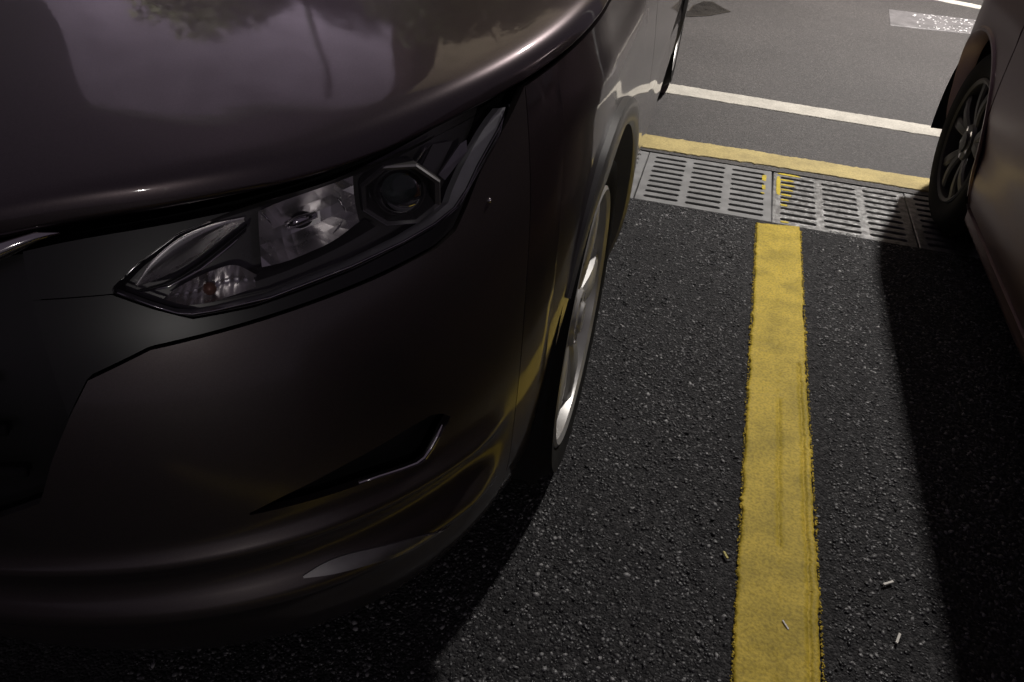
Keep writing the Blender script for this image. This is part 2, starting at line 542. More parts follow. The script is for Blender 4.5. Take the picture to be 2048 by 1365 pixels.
# wet patch
ang = np.linspace(0, 2 * math.pi, 40, endpoint=False)
wp = [(-0.30, 5.61), (-0.285, 5.80), (-0.22, 5.97), (-0.16, 5.99), (-0.10, 5.88), (-0.02, 5.76), (-0.09, 5.66), (-0.16, 5.56), (-0.28, 5.47), (-0.42, 5.52), (-0.45, 5.6)]
vs = [(x, y, 0.0035) for x, y in wp] + [(x * .9 - .02, y * .9 + .567, 0.005) for x, y in wp]
k = len(wp)
fs = [(i, (i + 1) % k, k + (i + 1) % k, k + i) for i in range(k)] + [tuple(range(k, 2 * k))]
tag(mobj('wet_patch', vs, fs, M['wet'], smooth=False), 'dark wet patch on the road beside the dark car', 'puddle')

# aggregate stones standing out of the coarse bay asphalt
def stones(n, x0, x1, y0, y1, smin, smax, seed, name):
    r = np.random.default_rng(seed)
    P = np.c_[r.uniform(x0, x1, n), r.uniform(y0, y1, n)]
    ok = ~((P[:, 0] > 0.228) & (P[:, 0] < 0.392)) & ~((P[:, 0] > 0.200) & (P[:, 0] < 0.420) & (r.random(n) < .75))
    f1 = np.sin(P[:, 0] * 9 + 1.3 * np.sin(P[:, 1] * 5)) + np.sin(P[:, 1] * 7.3 + 2.1 * np.sin(P[:, 0] * 6 + 1)) + .8 * np.sin(P[:, 0] * 23 + P[:, 1] * 17)
    ok &= r.random(n) < np.clip(.74 + .16 * f1, .35, 1)
    P = P[ok]; n = len(P)
    s = smin + (smax - smin) * r.random(n) ** 1.7
    sc = np.c_[s * r.uniform(.8, 1.5, n), s * r.uniform(.6, 1.1, n), s * r.uniform(.22, .40, n)]
    a = r.uniform(0, math.pi, n)
    V = IV[None] * (1 + r.normal(0, 0.16, (n, 12, 1)))
    V = V * sc[:, None, :]
    tl = r.normal(0, .25, (n, 2))
    V[:, :, 2] += V[:, :, 0] * tl[:, :1] + V[:, :, 1] * tl[:, 1:]
    ca, sa = np.cos(a)[:, None], np.sin(a)[:, None]
    X = V[:, :, 0] * ca - V[:, :, 1] * sa + P[:, :1]
    Y = V[:, :, 0] * sa + V[:, :, 1] * ca + P[:, 1:]
    Z = V[:, :, 2] + (r.uniform(-.25, .45, n) * sc[:, 2])[:, None]
    co = np.stack([X, Y, Z], -1).reshape(-1, 3)
    F = (IF[None] + (np.arange(n) * 12)[:, None, None]).reshape(-1, 3)
    me = bpy.data.meshes.new(name)
    me.vertices.add(len(co)); me.vertices.foreach_set('co', co.ravel())
    me.loops.add(F.size); me.loops.foreach_set('vertex_index', F.ravel())
    me.polygons.add(len(F)); me.polygons.foreach_set('loop_start', np.arange(0, F.size, 3))
    me.update(calc_edges=True)
    at = me.attributes.new('tone', 'FLOAT', 'POINT')
    at.data.foreach_set('value', np.repeat(r.random(n), 12))
    me.materials.append(M['stone'])
    o = bpy.data.objects.new(name, me)
    COL.objects.link(o)
    return o
m, n, l, p = new_mat('aggregate')
at = n.new('ShaderNodeAttribute'); at.attribute_name = 'tone'
cr = n.new('ShaderNodeValToRGB')
cr.color_ramp.elements[0].color = (0.020, 0.0195, 0.021, 1)
cr.color_ramp.elements[1].color = (0.30, 0.295, 0.295, 1)
ee = cr.color_ramp.elements.new(0.62); ee.color = (0.068, 0.067, 0.070, 1)
ee = cr.color_ramp.elements.new(0.88); ee.color = (0.135, 0.133, 0.134, 1)
l.new(at.outputs['Fac'], cr.inputs['Fac'])
l.new(cr.outputs['Color'], p.inputs['Base Color'])
p.inputs['Roughness'].default_value = 0.33
M['stone'] = m
st = stones(105000, -0.75, 1.25, 0.35, 2.63, 0.0013, 0.0056, 11, 'asphalt_stones')
tag(st, 'dark grey stone chippings standing out of the coarse asphalt', 'gravel', kind='stuff')

# ------------------------------------------------------------------ drain grates
PW, PD = 0.497, DR1 - DR0 - 0.008
def grate_mesh():
    vs, fs = [], []
    T = 0.030
    NCOL, NROW, NS = 3, 9, 20
    mx_, my_ = 0.016, 0.020
    cw, ch = (PW - 2 * mx_) / NCOL, (PD - 2 * my_) / NROW
    sl, sw = 0.127, 0.019
    def quad(a, b, c, d):
        i = len(vs); vs.extend([a, b, c, d]); fs.append((i, i + 1, i + 2, i + 3))
    x0, y0 = -PW / 2, -PD / 2
    # border
    bv = 0.003
    xa, xb, ya, yb = x0 + mx_, -x0 - mx_, y0 + my_, -y0 - my_
    X0, X1, Y0, Y1 = x0 + bv, -x0 - bv, y0 + bv, -y0 - bv
    quad((X0, Y0, 0), (X1, Y0, 0), (xb, ya, 0), (xa, ya, 0))
    quad((X1, Y0, 0), (X1, Y1, 0), (xb, yb, 0), (xb, ya, 0))
    quad((X1, Y1, 0), (X0, Y1, 0), (xa, yb, 0), (xb, yb, 0))
    quad((X0, Y1, 0), (X0, Y0, 0), (xa, ya, 0), (xa, yb, 0))
    ring = [(X0, Y0), (X1, Y0), (X1, Y1), (X0, Y1)]
    ro = [(x0, y0), (-x0, y0), (-x0, -y0), (x0, -y0)]
    for i in range(4):
        a, b = ring[i], ring[(i + 1) % 4]; c, d = ro[(i + 1) % 4], ro[i]
        quad((*d, -bv), (*c, -bv), (*b, 0), (*a, 0))
        quad((*d, -T), (*c, -T), (*c, -bv), (*d, -bv))
    for ci in range(NCOL):
        for ri in range(NROW):
            cxx = xa + cw * (ci + .5); cyy = ya + ch * (ri + .5)
            inn, out, inn0 = [], [], []
            h = NS // 2
            for k in range(NS):
                if k < h:
                    t = -math.pi / 2 + math.pi * k / (h - 1); sx = sl / 2 - sw / 2
                else:
                    t = math.pi / 2 + math.pi * (k - h) / (h - 1); sx = -(sl / 2 - sw / 2)
                px, py = sx + sw / 2 * math.cos(t), sw / 2 * math.sin(t)
                inn.append((cxx + px, cyy + py, -0.0015))
                inn0.append((cxx + sx + (sw / 2 + .0015) * math.cos(t), cyy + (sw / 2 + .0015) * math.sin(t), 0))
                # outer rectangle, corners hit exactly
                kk = k if k < h else k - h
                ex, ey = cw / 2 - abs(sx), ch / 2
                path = [(0, -ey), (ex * .5, -ey), (ex, -ey)] + [(ex, -ey + 2 * ey * i / (h - 5)) for i in range(1, h - 5)] + [(ex, ey), (ex * .5, ey), (0, ey)]
                dx, dy = path[kk]
                q = (sx + dx, dy) if k < h else (sx - dx, -dy)
                out.append((cxx + q[0], cyy + q[1], 0))
            b0 = len(vs)
            vs.extend(out); vs.extend(inn0); vs.extend(inn); vs.extend([(x, y, -T) for x, y, _ in inn])
            for k in range(NS):
                k2 = (k + 1) % NS
                fs.append((b0 + k, b0 + k2, b0 + NS + k2, b0 + NS + k))
                fs.append((b0 + NS + k, b0 + NS + k2, b0 + 2 * NS + k2, b0 + 2 * NS + k))
                fs.append((b0 + 2 * NS + k, b0 + 2 * NS + k2, b0 + 3 * NS + k2, b0 + 3 * NS + k))
    return vs, fs, (xa, ya, cw, ch)
gv, gf, GI = grate_mesh()
gm = bpy.data.meshes.new('drain_grate')
gm.from_pydata(gv, [], gf)
bm = bmesh.new(); bm.from_mesh(gm)
bmesh.ops.remove_doubles(bm, verts=bm.verts, dist=0.0004)
bmesh.ops.recalc_face_normals(bm, faces=bm.faces)
bm.to_mesh(gm); bm.free()
gm.materials.append(M['composite'])
gm2 = gm.copy(); gm2.materials.clear(); gm2.materials.append(M['composite_worn'])
JX = 0.284
glabels = {-1: ('smooth grey slotted drain grate whose end shows beside the dark car wheel', gm), 0: ('smooth grey slotted drain grate left of the seam above the yellow line', gm),
           1: ('worn shiny slotted drain grate right of the seam, splashed with yellow paint', gm2), 2: ('slotted drain grate mostly hidden under the mauve car', gm2)}
GR = {}
for i in range(-4, 6):
    mesh = glabels[i][1] if i in glabels else gm
    if i not in (-2, -1, 0, 1, 2, 3): continue
    o = bpy.data.objects.new('drain_grate', mesh)
    COL.objects.link(o)
    o.location = (JX + (i - 0.5) * 0.5, (DR0 + DR1) / 2, -0.002 - 0.0012 * (i % 2))
    o.rotation_euler = (0, 0, math.radians({0: 0.35, 1: -0.35}.get(i, 0.1)))
    lab = glabels[i][0] if i in glabels else {-2: 'slotted drain grate underneath the dark car', 3: 'slotted drain grate under the middle of the mauve car'}[i]
    tag(o, lab, 'drain grate', 'grates in a row along the drain')
    GR[i] = o
# yellow paint spills on the bars beside the seam
def splash(parent, cxs, name='paint_splash'):
    r = np.random.default_rng(len(parent.name) + abs(int(cxs[0][0] * 1000)))
    for (x, y, w, h) in cxs:
        n_ = 26
        pts = []
        for k in range(n_):
            t = 2 * math.pi * k / n_
            e = 0.5
            ct, st_ = math.cos(t), math.sin(t)
            q = 1 + r.normal(0, .07)
            pts.append((x + w / 2 * math.copysign(abs(ct) ** e, ct) * q, y + h / 2 * math.copysign(abs(st_) ** e, st_) * q))
        vs = [(a, b, 0.0006) for a, b in pts] + [(x + (a - x) * .9, y + (b - y) * .9, 0.0016) for a, b in pts]
        fs = [(i, (i + 1) % n_, n_ + (i + 1) % n_, n_ + i) for i in range(n_)] + [tuple(range(n_, 2 * n_))]
        mobj(name, vs, fs, M['fresh_yellow'], parent, smooth=False)
xa, ya, cw, ch = GI
rowy = [ya + ch * (r_ + .5) for r_ in range(9)]           # 0 near .. 8 far
splash(GR[0], [(PW/2 - .030, rowy[7] + .012, .017, .060), (PW/2 - .031, rowy[5] + .014, .015, .042), (PW/2 - .034, rowy[4] + .005, .014, .012)])
L0 = -PW / 2
splash(GR[1], [(L0 + .021, rowy[6] + .012, .017, .165), (L0 + .060, PD/2 - .0105, .085, .017)])
for r_, w in ((7, .050), (6, .052), (5, .046), (4, .040), (3, .030), (2, .026), (0, .03)):
    splash(GR[1], [(L0 + .030 + w / 2, rowy[r_] + ch / 2 * (1 if r_ else -1), w, .016)])
# cast size marking on the near rim of the worn plate (reads from the far side)
def text_mesh(body, size, ext):
    cu = bpy.data.curves.new('cast_marking', 'FONT')
    cu.body = body; cu.size = size; cu.extrude = ext
    cu.align_x = 'CENTER'; cu.align_y = 'CENTER'
    to = bpy.data.objects.new('tmp_text', cu)
    COL.objects.link(to)
    dg = bpy.context.evaluated_depsgraph_get()
    me = bpy.data.meshes.new_from_object(to.evaluated_get(dg))
    bpy.data.objects.remove(to)
    return me
tm = text_mesh('450X500X30', 0.020, 0.0012)
tm.materials.clear(); tm.materials.append(M['composite_worn'])
to = bpy.data.objects.new('cast_marking', tm)
COL.objects.link(to); to.parent = GR[1]
to.location = (0.005, -PD / 2 + 0.0125, 0.0006); to.rotation_euler = (0, 0, math.pi); to.scale = (1.0, .8, 1)

# ------------------------------------------------------------------ litter
def scrap(name, p, q, w, mat, label, cat):
    p, q = np.array(p), np.array(q)
    d = (q - p); L_ = np.linalg.norm(d); a = math.atan2(d[1], d[0])
    bm = bmesh.new()
    add_box(bm, (0, 0, 0), (L_, w, w * .7), bevel=w * .15)
    for v in bm.verts: v.co.z += 0.15 * w * math.sin(v.co.x / L_ * 5)
    o = bobj(name, bm, mat)
    c = (p + q) / 2
    o.location = (c[0], c[1], 0.006 + w * .3); o.rotation_euler = (0.05, 0.08, a)
    tag(o, label, cat)
scrap('paper_scrap', (0.512, 1.107), (0.532, 1.122), .0045, M['paper'], 'short white scrap on the asphalt right of the yellow line, farther of two', 'litter')
scrap('paper_scrap', (0.522, 0.978), (0.531, 1.002), .0045, M['paper'], 'short white scrap on the asphalt right of the yellow line, nearer of two', 'litter')
scrap('yellow_scrap', (0.2045, 1.088), (0.2135, 1.073), .0045, M['leafbit'], 'small curled yellow scrap left of the yellow line', 'litter')
scrap('pale_sliver', (0.320, 0.962), (0.331, 0.946), .003, M['paper'], 'pale sliver lying on the near part of the yellow line', 'litter')

# ------------------------------------------------------------------ unseen houses, added across the road for the hood to mirror
M['plaster'] = pmat('mauve_plaster', (0.44, 0.37, 0.50), 0.85, noise=0.18, nscale=0.8, bump=0.3, bscale=30)
M['tan_plaster'] = pmat('tan_plaster', (0.50, 0.42, 0.31), 0.85, noise=0.18, nscale=0.8, bump=0.3, bscale=30)
def house(x0, x1, y, h, mat, label, pipes):
    r = empty('house', ((x0 + x1) / 2, y, 0))
    tag(r, label, 'house')
    w = x1 - x0
    bm = bmesh.new(); add_box(bm, (0, 4, h / 2), (w, 8, h)); bobj('wall', bm, mat, r)
    bm = bmesh.new(); add_box(bm, (0, 4, h + .15), (w + .3, 8.3, .3), bevel=.03); p_ = bobj('parapet', bm, M['pole'], r)
    for (xx, hh) in pipes:  # pipe added as a thin dark line in the hood reflection
        v, f = tube([(xx, -.08, 0.1), (xx, -.08, hh * .55), (xx + .5, -.08, hh * .62), (xx + .55, -.08, hh)], .055, 10)
        mobj('downpipe', v, f, M['pole'], r)
    bm = bmesh.new(); add_box(bm, (-w * .22, 3, h + 1.0), (1.9, 1.9, 1.5), bevel=.1); bobj('roof_tank', bm, M['pole'], r)  # tank added to break up the mirrored roofline
    bm = bmesh.new(); add_box(bm, (w * .25, -.03, 1.2), (1.1, .08, 2.2), bevel=.01); dr = bobj('door', bm, M['black_plastic'], r)
    for (wx, wz) in ((-w * .3, 1.6), (-w * .05, 1.6)):
        bm = bmesh.new(); add_box(bm, (wx, -.03, wz), (1.2, .06, 1.2), bevel=.01); wo = bobj('window', bm, M['window'], r)
        bm = bmesh.new(); add_box(bm, (wx, -.06, wz - .66), (1.35, .16, .08), bevel=.01); bobj('sill', bm, M['pole'], wo)
    return r
house(-15.5, -5.2, 12.8, 17.0, M['plaster'], 'tall mauve plastered house, unseen, added across the road for the dark hood to mirror', [(2.6, 16.0)])
house(-4.6, 4.5, 14.5, 19.5, M['tan_plaster'], 'tan plastered house, unseen, added across the road to mirror at the hood edge', [])
street_lamp((-9.0, 1.6, 6.0), (-11.0, 1.2), 1500, 'unseen flood lamp on a short mast, added to light the house fronts', (0.5, 0.4), tilt=math.radians(112), spread=150)  # added lamp, brightens the house fronts so the hood reflects them

# ------------------------------------------------------------------ unseen trees, added to put dark shapes into the hood reflection
def leaf_mat():
    m, n, l, p = new_mat('leaf')
    oi = n.new('ShaderNodeTexCoord')
    nz = n.new('ShaderNodeTexNoise'); nz.inputs['Scale'].default_value = 1.3; nz.inputs['Detail'].default_value = 4
    l.new(oi.outputs['Object'], nz.inputs['Vector'])
    cr = n.new('ShaderNodeValToRGB')
    cr.color_ramp.elements[0].color = (0.035, 0.045, 0.018, 1)
    cr.color_ramp.elements[1].color = (0.10, 0.10, 0.04, 1)
    l.new(nz.outputs['Fac'], cr.inputs['Fac'])
    l.new(cr.outputs['Color'], p.inputs['Base Color'])
    p.inputs['Roughness'].default_value = 0.6
    return m
M['leaf'] = leaf_mat()
M['bark'] = pmat('bark', (0.10, 0.075, 0.055), 0.9, noise=0.4, nscale=9, bump=0.8, bscale=25)
def tree(x, y, h, rad, seed, label):
    r = np.random.default_rng(seed)
    t = empty('street_tree', (x, y, 0))
    tag(t, label, 'tree', 'unseen trees added across the road')
    zt = h - rad * 1.1
    pth = [(0, 0, 0), (.05, .02, zt * .3), (-.04, .05, zt * .65), (.08, -.03, zt), (.1, 0, h - rad * .5)]
    vs, fs = tube(pth, [.22, .17, .15, .12, .04], 12)
    for k in range(9):
        a = 2 * math.pi * k / 9 + r.uniform(-.3, .3)
        b = np.array((.05, 0, zt * r.uniform(.8, 1.05)))
        e = b + np.array((math.cos(a) * rad * .75, math.sin(a) * rad * .75, rad * r.uniform(.3, .9)))
        mid = (b + e) / 2 + (0, 0, .25)
        v2, f2 = tube([b, mid, e], [.07, .045, .012], 7)
        n0 = len(vs); vs += v2; fs += [tuple(i + n0 for i in f) for f in f2]
    mobj('trunk', vs, fs, M['bark'], t)
    cl = []
    for k in range(46):
        d = r.normal(0, 1, 3); d /= np.linalg.norm(d)
        cl.append((np.array((0, 0, h - rad)) + d * rad * r.uniform(.35, .95) * (1, 1, .8), rad * r.uniform(.16, .34)))
    n = 9000
    ci = r.integers(0, len(cl), n)
    c = np.array([cl[i][0] for i in ci]); cr_ = np.array([cl[i][1] for i in ci])
    d = r.normal(0, 1, (n, 3)); d /= np.linalg.norm(d, axis=1)[:, None]
    c = c + d * (cr_ * r.uniform(.4, 1.0, n) ** .6)[:, None]
    a = r.normal(0, 1, (n, 3)); a /= np.linalg.norm(a, axis=1)[:, None]
    b = np.cross(a, r.normal(0, 1, (n, 3))); b /= np.linalg.norm(b, axis=1)[:, None]
    s_ = r.uniform(.05, .11, n)[:, None]
    V = np.stack([c - a * s_, c + b * s_ * .5, c + a * s_, c - b * s_ * .5], 1).reshape(-1, 3)
    mobj('crown', V, np.arange(4 * n).reshape(n, 4), M['leaf'], t, False)
tree(-12.6, 10.4, 8.6, 2.4, 21, 'broad leafy unseen tree, added across the road to mirror in the dark hood')
tree(-3.2, 10.8, 9.0, 1.9, 22, 'tallest leafy unseen tree, added across the road to mirror in the dark hood')
tree(-7.6, 10.0, 9.6, 1.7, 24, 'slim leafy unseen tree, added before the mauve house to mirror in the dark hood')
tree(-16.5, 9.5, 9.5, 2.8, 23, 'leafy unseen tree, added farthest down the road to mirror in the dark hood')

# ------------------------------------------------------------------ body surfaces of a car: u forward from front axle, v to its left, z up
class Body:
    def __init__(s, AZ, BZ, NZ, ur, RA, NR):
        s.AZ, s.BZ, s.NZ, s.ur, s.RA, s.NR = AZ, BZ, NZ, ur, RA, NR
    def pos(s, t, z):
        """t in [0,1]: front quarter (angle); t in [1,2]: straight side; t in [2,3]: rear quarter"""
        t = np.asarray(t, float); z = np.asarray(z, float)
        t, z = np.broadcast_arrays(t, z)
        B = spl(z, *s.BZ); A = spl(z, *s.AZ); n = spl(z, *s.NZ); RA = spl(z, *s.RA)
        th = np.clip(t, 0, 1) * math.pi / 2
        c = np.maximum(np.cos(th), 0); sn = np.maximum(np.sin(th), 0)
        u = A * c ** (2 / n); v = B * sn ** (2 / n)
        m = (t > 1) & (t <= 2)
        side = (t - 1) * s.ur
        u = np.where(m, side, u)
        v = np.where(m, B * (1 - 0.02 * (np.clip(t - 1.45, -1, 1) ** 2) + 0.02 * .2025), v)
        th2 = np.clip(t - 2, 0, 1) * math.pi / 2
        k = (1 - 0.02 * .3025 + .02 * .2025)
        u = np.where(t > 2, s.ur - RA * np.sin(th2) ** (2 / s.NR), u)
        v = np.where(t > 2, B * k * np.cos(th2).clip(0) ** (2 / s.NR), v)
        return np.stack([u, v, z], -1)
    def nrm(s, t, z):
        e = 1e-3
        t = np.asarray(t, float); z = np.asarray(z, float)
        ta = np.clip(t - e, 1e-4, 2.9999); tb = np.clip(t + e, 1e-4, 2.9999)
        dt = s.pos(tb, z) - s.pos(ta, z)
        dz = s.pos(t, z + e) - s.pos(t, z - e)
        n = np.cross(dt, dz)
        n = n / (np.linalg.norm(n, axis=-1, keepdims=True) + 1e-12)
        return n
    def off(s, t, z, o):
        return s.pos(t, z) + s.nrm(t, z) * np.asarray(o)[..., None]
    def t_at_u(s, u, z=0.5):
        """plan parameter where the outline at height z has this u"""
        if u > 0:
            n = spl(z, *s.NZ); A = spl(z, *s.AZ)
            return math.acos(min(1, (u / A) ** (n / 2))) / (math.pi / 2)
        if u >= s.ur: return 1 + u / s.ur
        RA = spl(z, *s.RA)
        return 2 + math.asin(min(1, ((s.ur - u) / RA) ** (s.NR / 2))) / (math.pi / 2)

def panel(body, name, ts, zlo, zhi, mat, parent, off=0.0, skirt=0.012, rows=14, mirror=False, knots=None, skip=None):
    """a body panel between two height curves over plan parameters ts; edges turned inwards"""
    ts = np.asarray(ts, float)
    lo = np.array([zlo(t) for t in ts]) if callable(zlo) else np.full(len(ts), zlo)
    hi = np.array([zhi(t) for t in ts]) if callable(zhi) else np.full(len(ts), zhi)
    if knots is None:
        fr = np.linspace(0, 1, rows)
        Z = lo[:, None] * (1 - fr) + hi[:, None] * fr
    else:
        K = np.array([[k(t) if callable(k) else k for k, _ in knots] for t in ts])
        cols = []
        for i in range(K.shape[1] - 1):
            m_ = knots[i + 1][1]
            fr = np.linspace(0, 1, m_, endpoint=False)
            cols.append(K[:, i:i+1] * (1 - fr) + K[:, i+1:i+2] * fr)
        cols.append(K[:, -1:])
        Z = np.concatenate(cols, 1)
    nc, nr = Z.shape
    T = np.repeat(ts[:, None], nr, 1)
    O = off(T, Z) if callable(off) else np.full(Z.shape, off)
    P = body.off(T, Z, O)
    N = body.nrm(T, Z)
    vs = P.reshape(-1, 3).tolist()
    fs = grid_faces(nc, nr)
    if skip is not None:
        ff = []
        for f in fs:
            i0, j0 = divmod(f[0], nr)
            if not skip(0.5 * (ts[i0] + ts[i0 + 1]), j0): ff.append(f)
        fs = ff
    # skirt along open edges
    from collections import Counter
    cnt = Counter()
    for f in fs:
        for a, b in zip(f, f[1:] + f[:1]): cnt[(a, b)] += 1
    bd = [(a, b) for (a, b) in cnt if (b, a) not in cnt]
    NN = N.reshape(-1, 3)
    mp = {}
    if skirt:
        for e in bd:
            for a in e:
                if a not in mp:
                    mp[a] = len(vs)
                    vs.append((np.array(vs[a]) - NN[a] * skirt).tolist())
        for a, b in bd: fs.append((b, a, mp[a], mp[b]))
    vs = np.array(vs)
    if mirror:
        vs = vs * (1, -1, 1); fs = [f[::-1] for f in fs]
    used = sorted({i for f in fs for i in f})
    rm = {o_: i for i, o_ in enumerate(used)}
    o = mobj(name, vs[used], [tuple(rm[i] for i in f) for f in fs], mat, parent, True, sharp=40)
    return o

# ------------------------------------------------------------------ the dark car
YAW = math.radians(1.5)
CO = (-1.06322519, 1.27614443)
carL = empty('parked_car', (CO[0], CO[1], 0), -math.pi / 2 + YAW)
tag(carL, 'dark brown metallic SUV with clear headlight, parked nose-on left of the yellow line', 'car')
LB = Body(AZ=([.16, .25, .35, .5, .62, .72, .80, .88, .95, 1.06], [.83, .885, .92, .945, .945, .93, .905, .865, .82, .74]),
          BZ=([.16, .25, .35, .5, .65, .8, .88, .95, 1.06], [.84, .875, .903, .915, .915, .905, .89, .872, .84]),
          NZ=([.16, .45, .62, .74, .82, .95, 1.06], [2.95, 2.85, 2.6, 2.38, 2.22, 2.1, 2.1]), ur=-3.0, RA=([.16, .5, 1.06], [.62, .70, .60]), NR=3.2)
DEG = 1 / 90.0
def C(xs, ys, smooth=True):
    xs = [x * DEG for x in xs]
    return (lambda t: float(spl(np.array(t), xs, ys))) if smooth else (lambda t: float(np.interp(t, xs, ys)))
hood_z = C([0, 15, 26, 29, 37, 47.8, 53, 59, 67, 75, 84.8, 90, 108, 120], [.850, .855, .862, .869, .879, .890, .900, .913, .927, .940, .955, .961, .985, 1.0])
gap_z = lambda t: hood_z(t) - float(np.interp(t, [0, .3, .5, .72, .85, 1.0], [.012, .012, .012, .010, .007, .007]))
bump_z = C([0, 18, 23, 25, 27.4, 29.1, 33.4, 40.7, 49.9, 56, 58, 59.3, 61, 63.7, 65.5, 67.5], [.55, .57, .60, .65, .700, .732, .754, .763, .775, .785, .795, .815, .846, .877, .896, .920], False)
hl_lo = C([32, 34.1, 36.5, 40.8, 48.3, 56, 58.6, 61, 63.7, 65.2], [.808, .793, .779, .780, .792, .808, .820, .850, .880, .9065], False)
hl_hi = C([32, 33.5, 36.5, 40, 45.4, 50.2, 55.8, 62.7, 65.2], [.812, .828, .852, .864, .873, .882, .895, .9105, .9085], False)
ARC, ARCZ = 0.390, 0.352
WB = 2.70
def arch_z(t, sill=0.20):
    u = float(LB.pos(t, 0.5)[0])
    z = sill
    for c0 in (0.0, -WB):
        d = abs(u - c0)
        if d < ARC: z = max(z, ARCZ + math.sqrt(ARC * ARC - d * d))
    return z
T_ARC0 = LB.t_at_u(ARC - 1e-4); T_ARC1 = LB.t_at_u(-ARC + 1e-4)
def dense(a, b, n, extra=()):
    return np.array(sorted(set(np.round(np.r_[np.linspace(a, b, n), [e for e in extra if a < e < b]], 6))))
arch_ts = [LB.t_at_u(ARC * math.cos(k)) for k in np.linspace(0.0015, math.pi - .0015, 61)]
arch_tr = [LB.t_at_u(-WB + ARC * math.cos(k)) for k in np.linspace(0.0015, math.pi - .0015, 61)]
TB_END = 67.5 * DEG
rec_hi = C([30, 36, 37, 40, 46, 52, 55, 56.2, 57.2, 58], [.562, .553, .5495, .561, .577, .588, .590, .583, .572, .572], False)
rec_lo = C([30, 36, 47.9, 53.2, 54.4, 55.2, 56, 56.6, 57.2, 58], [.550, .548, .539, .5265, .528, .538, .552, .562, .5695, .5695], False)
def ridge(T, Z):
    fade = np.clip((TB_END - T) / 0.09, 0, 1)
    fade = fade * fade * (3 - 2 * fade)
    o = 0.013 * np.exp(-((Z - .498) / .016) ** 2) - 0.012 * np.exp(-((Z - .455) / .03) ** 2)
    o = o + 0.016 * np.exp(-((Z - .400) / .022) ** 2) - 0.012 * np.exp(-((Z - .340) / .03) ** 2)
    return o * fade
bts = dense(0.0, TB_END, 110, [x * DEG for x in (53.2, 54.4, 55.2, 55.6, 56, 56.3, 56.6, 57.2, 57.8, 58, 58.4, 58.8, 59.2, 59.6, 60, 60.5, 61.5, 62.5, 64.5, 65.2, 66, 66.8)])
kn = [(0.20, 0), (.36, 8), (.425, 6), (.485, 8), (.508, 4), (rec_lo, 4), (rec_hi, 5), (lambda t: max(bump_z(t), rec_hi(t) + .005) if t > 24 * DEG else max(bump_z(t), rec_hi(30*DEG) + .004), 18)]
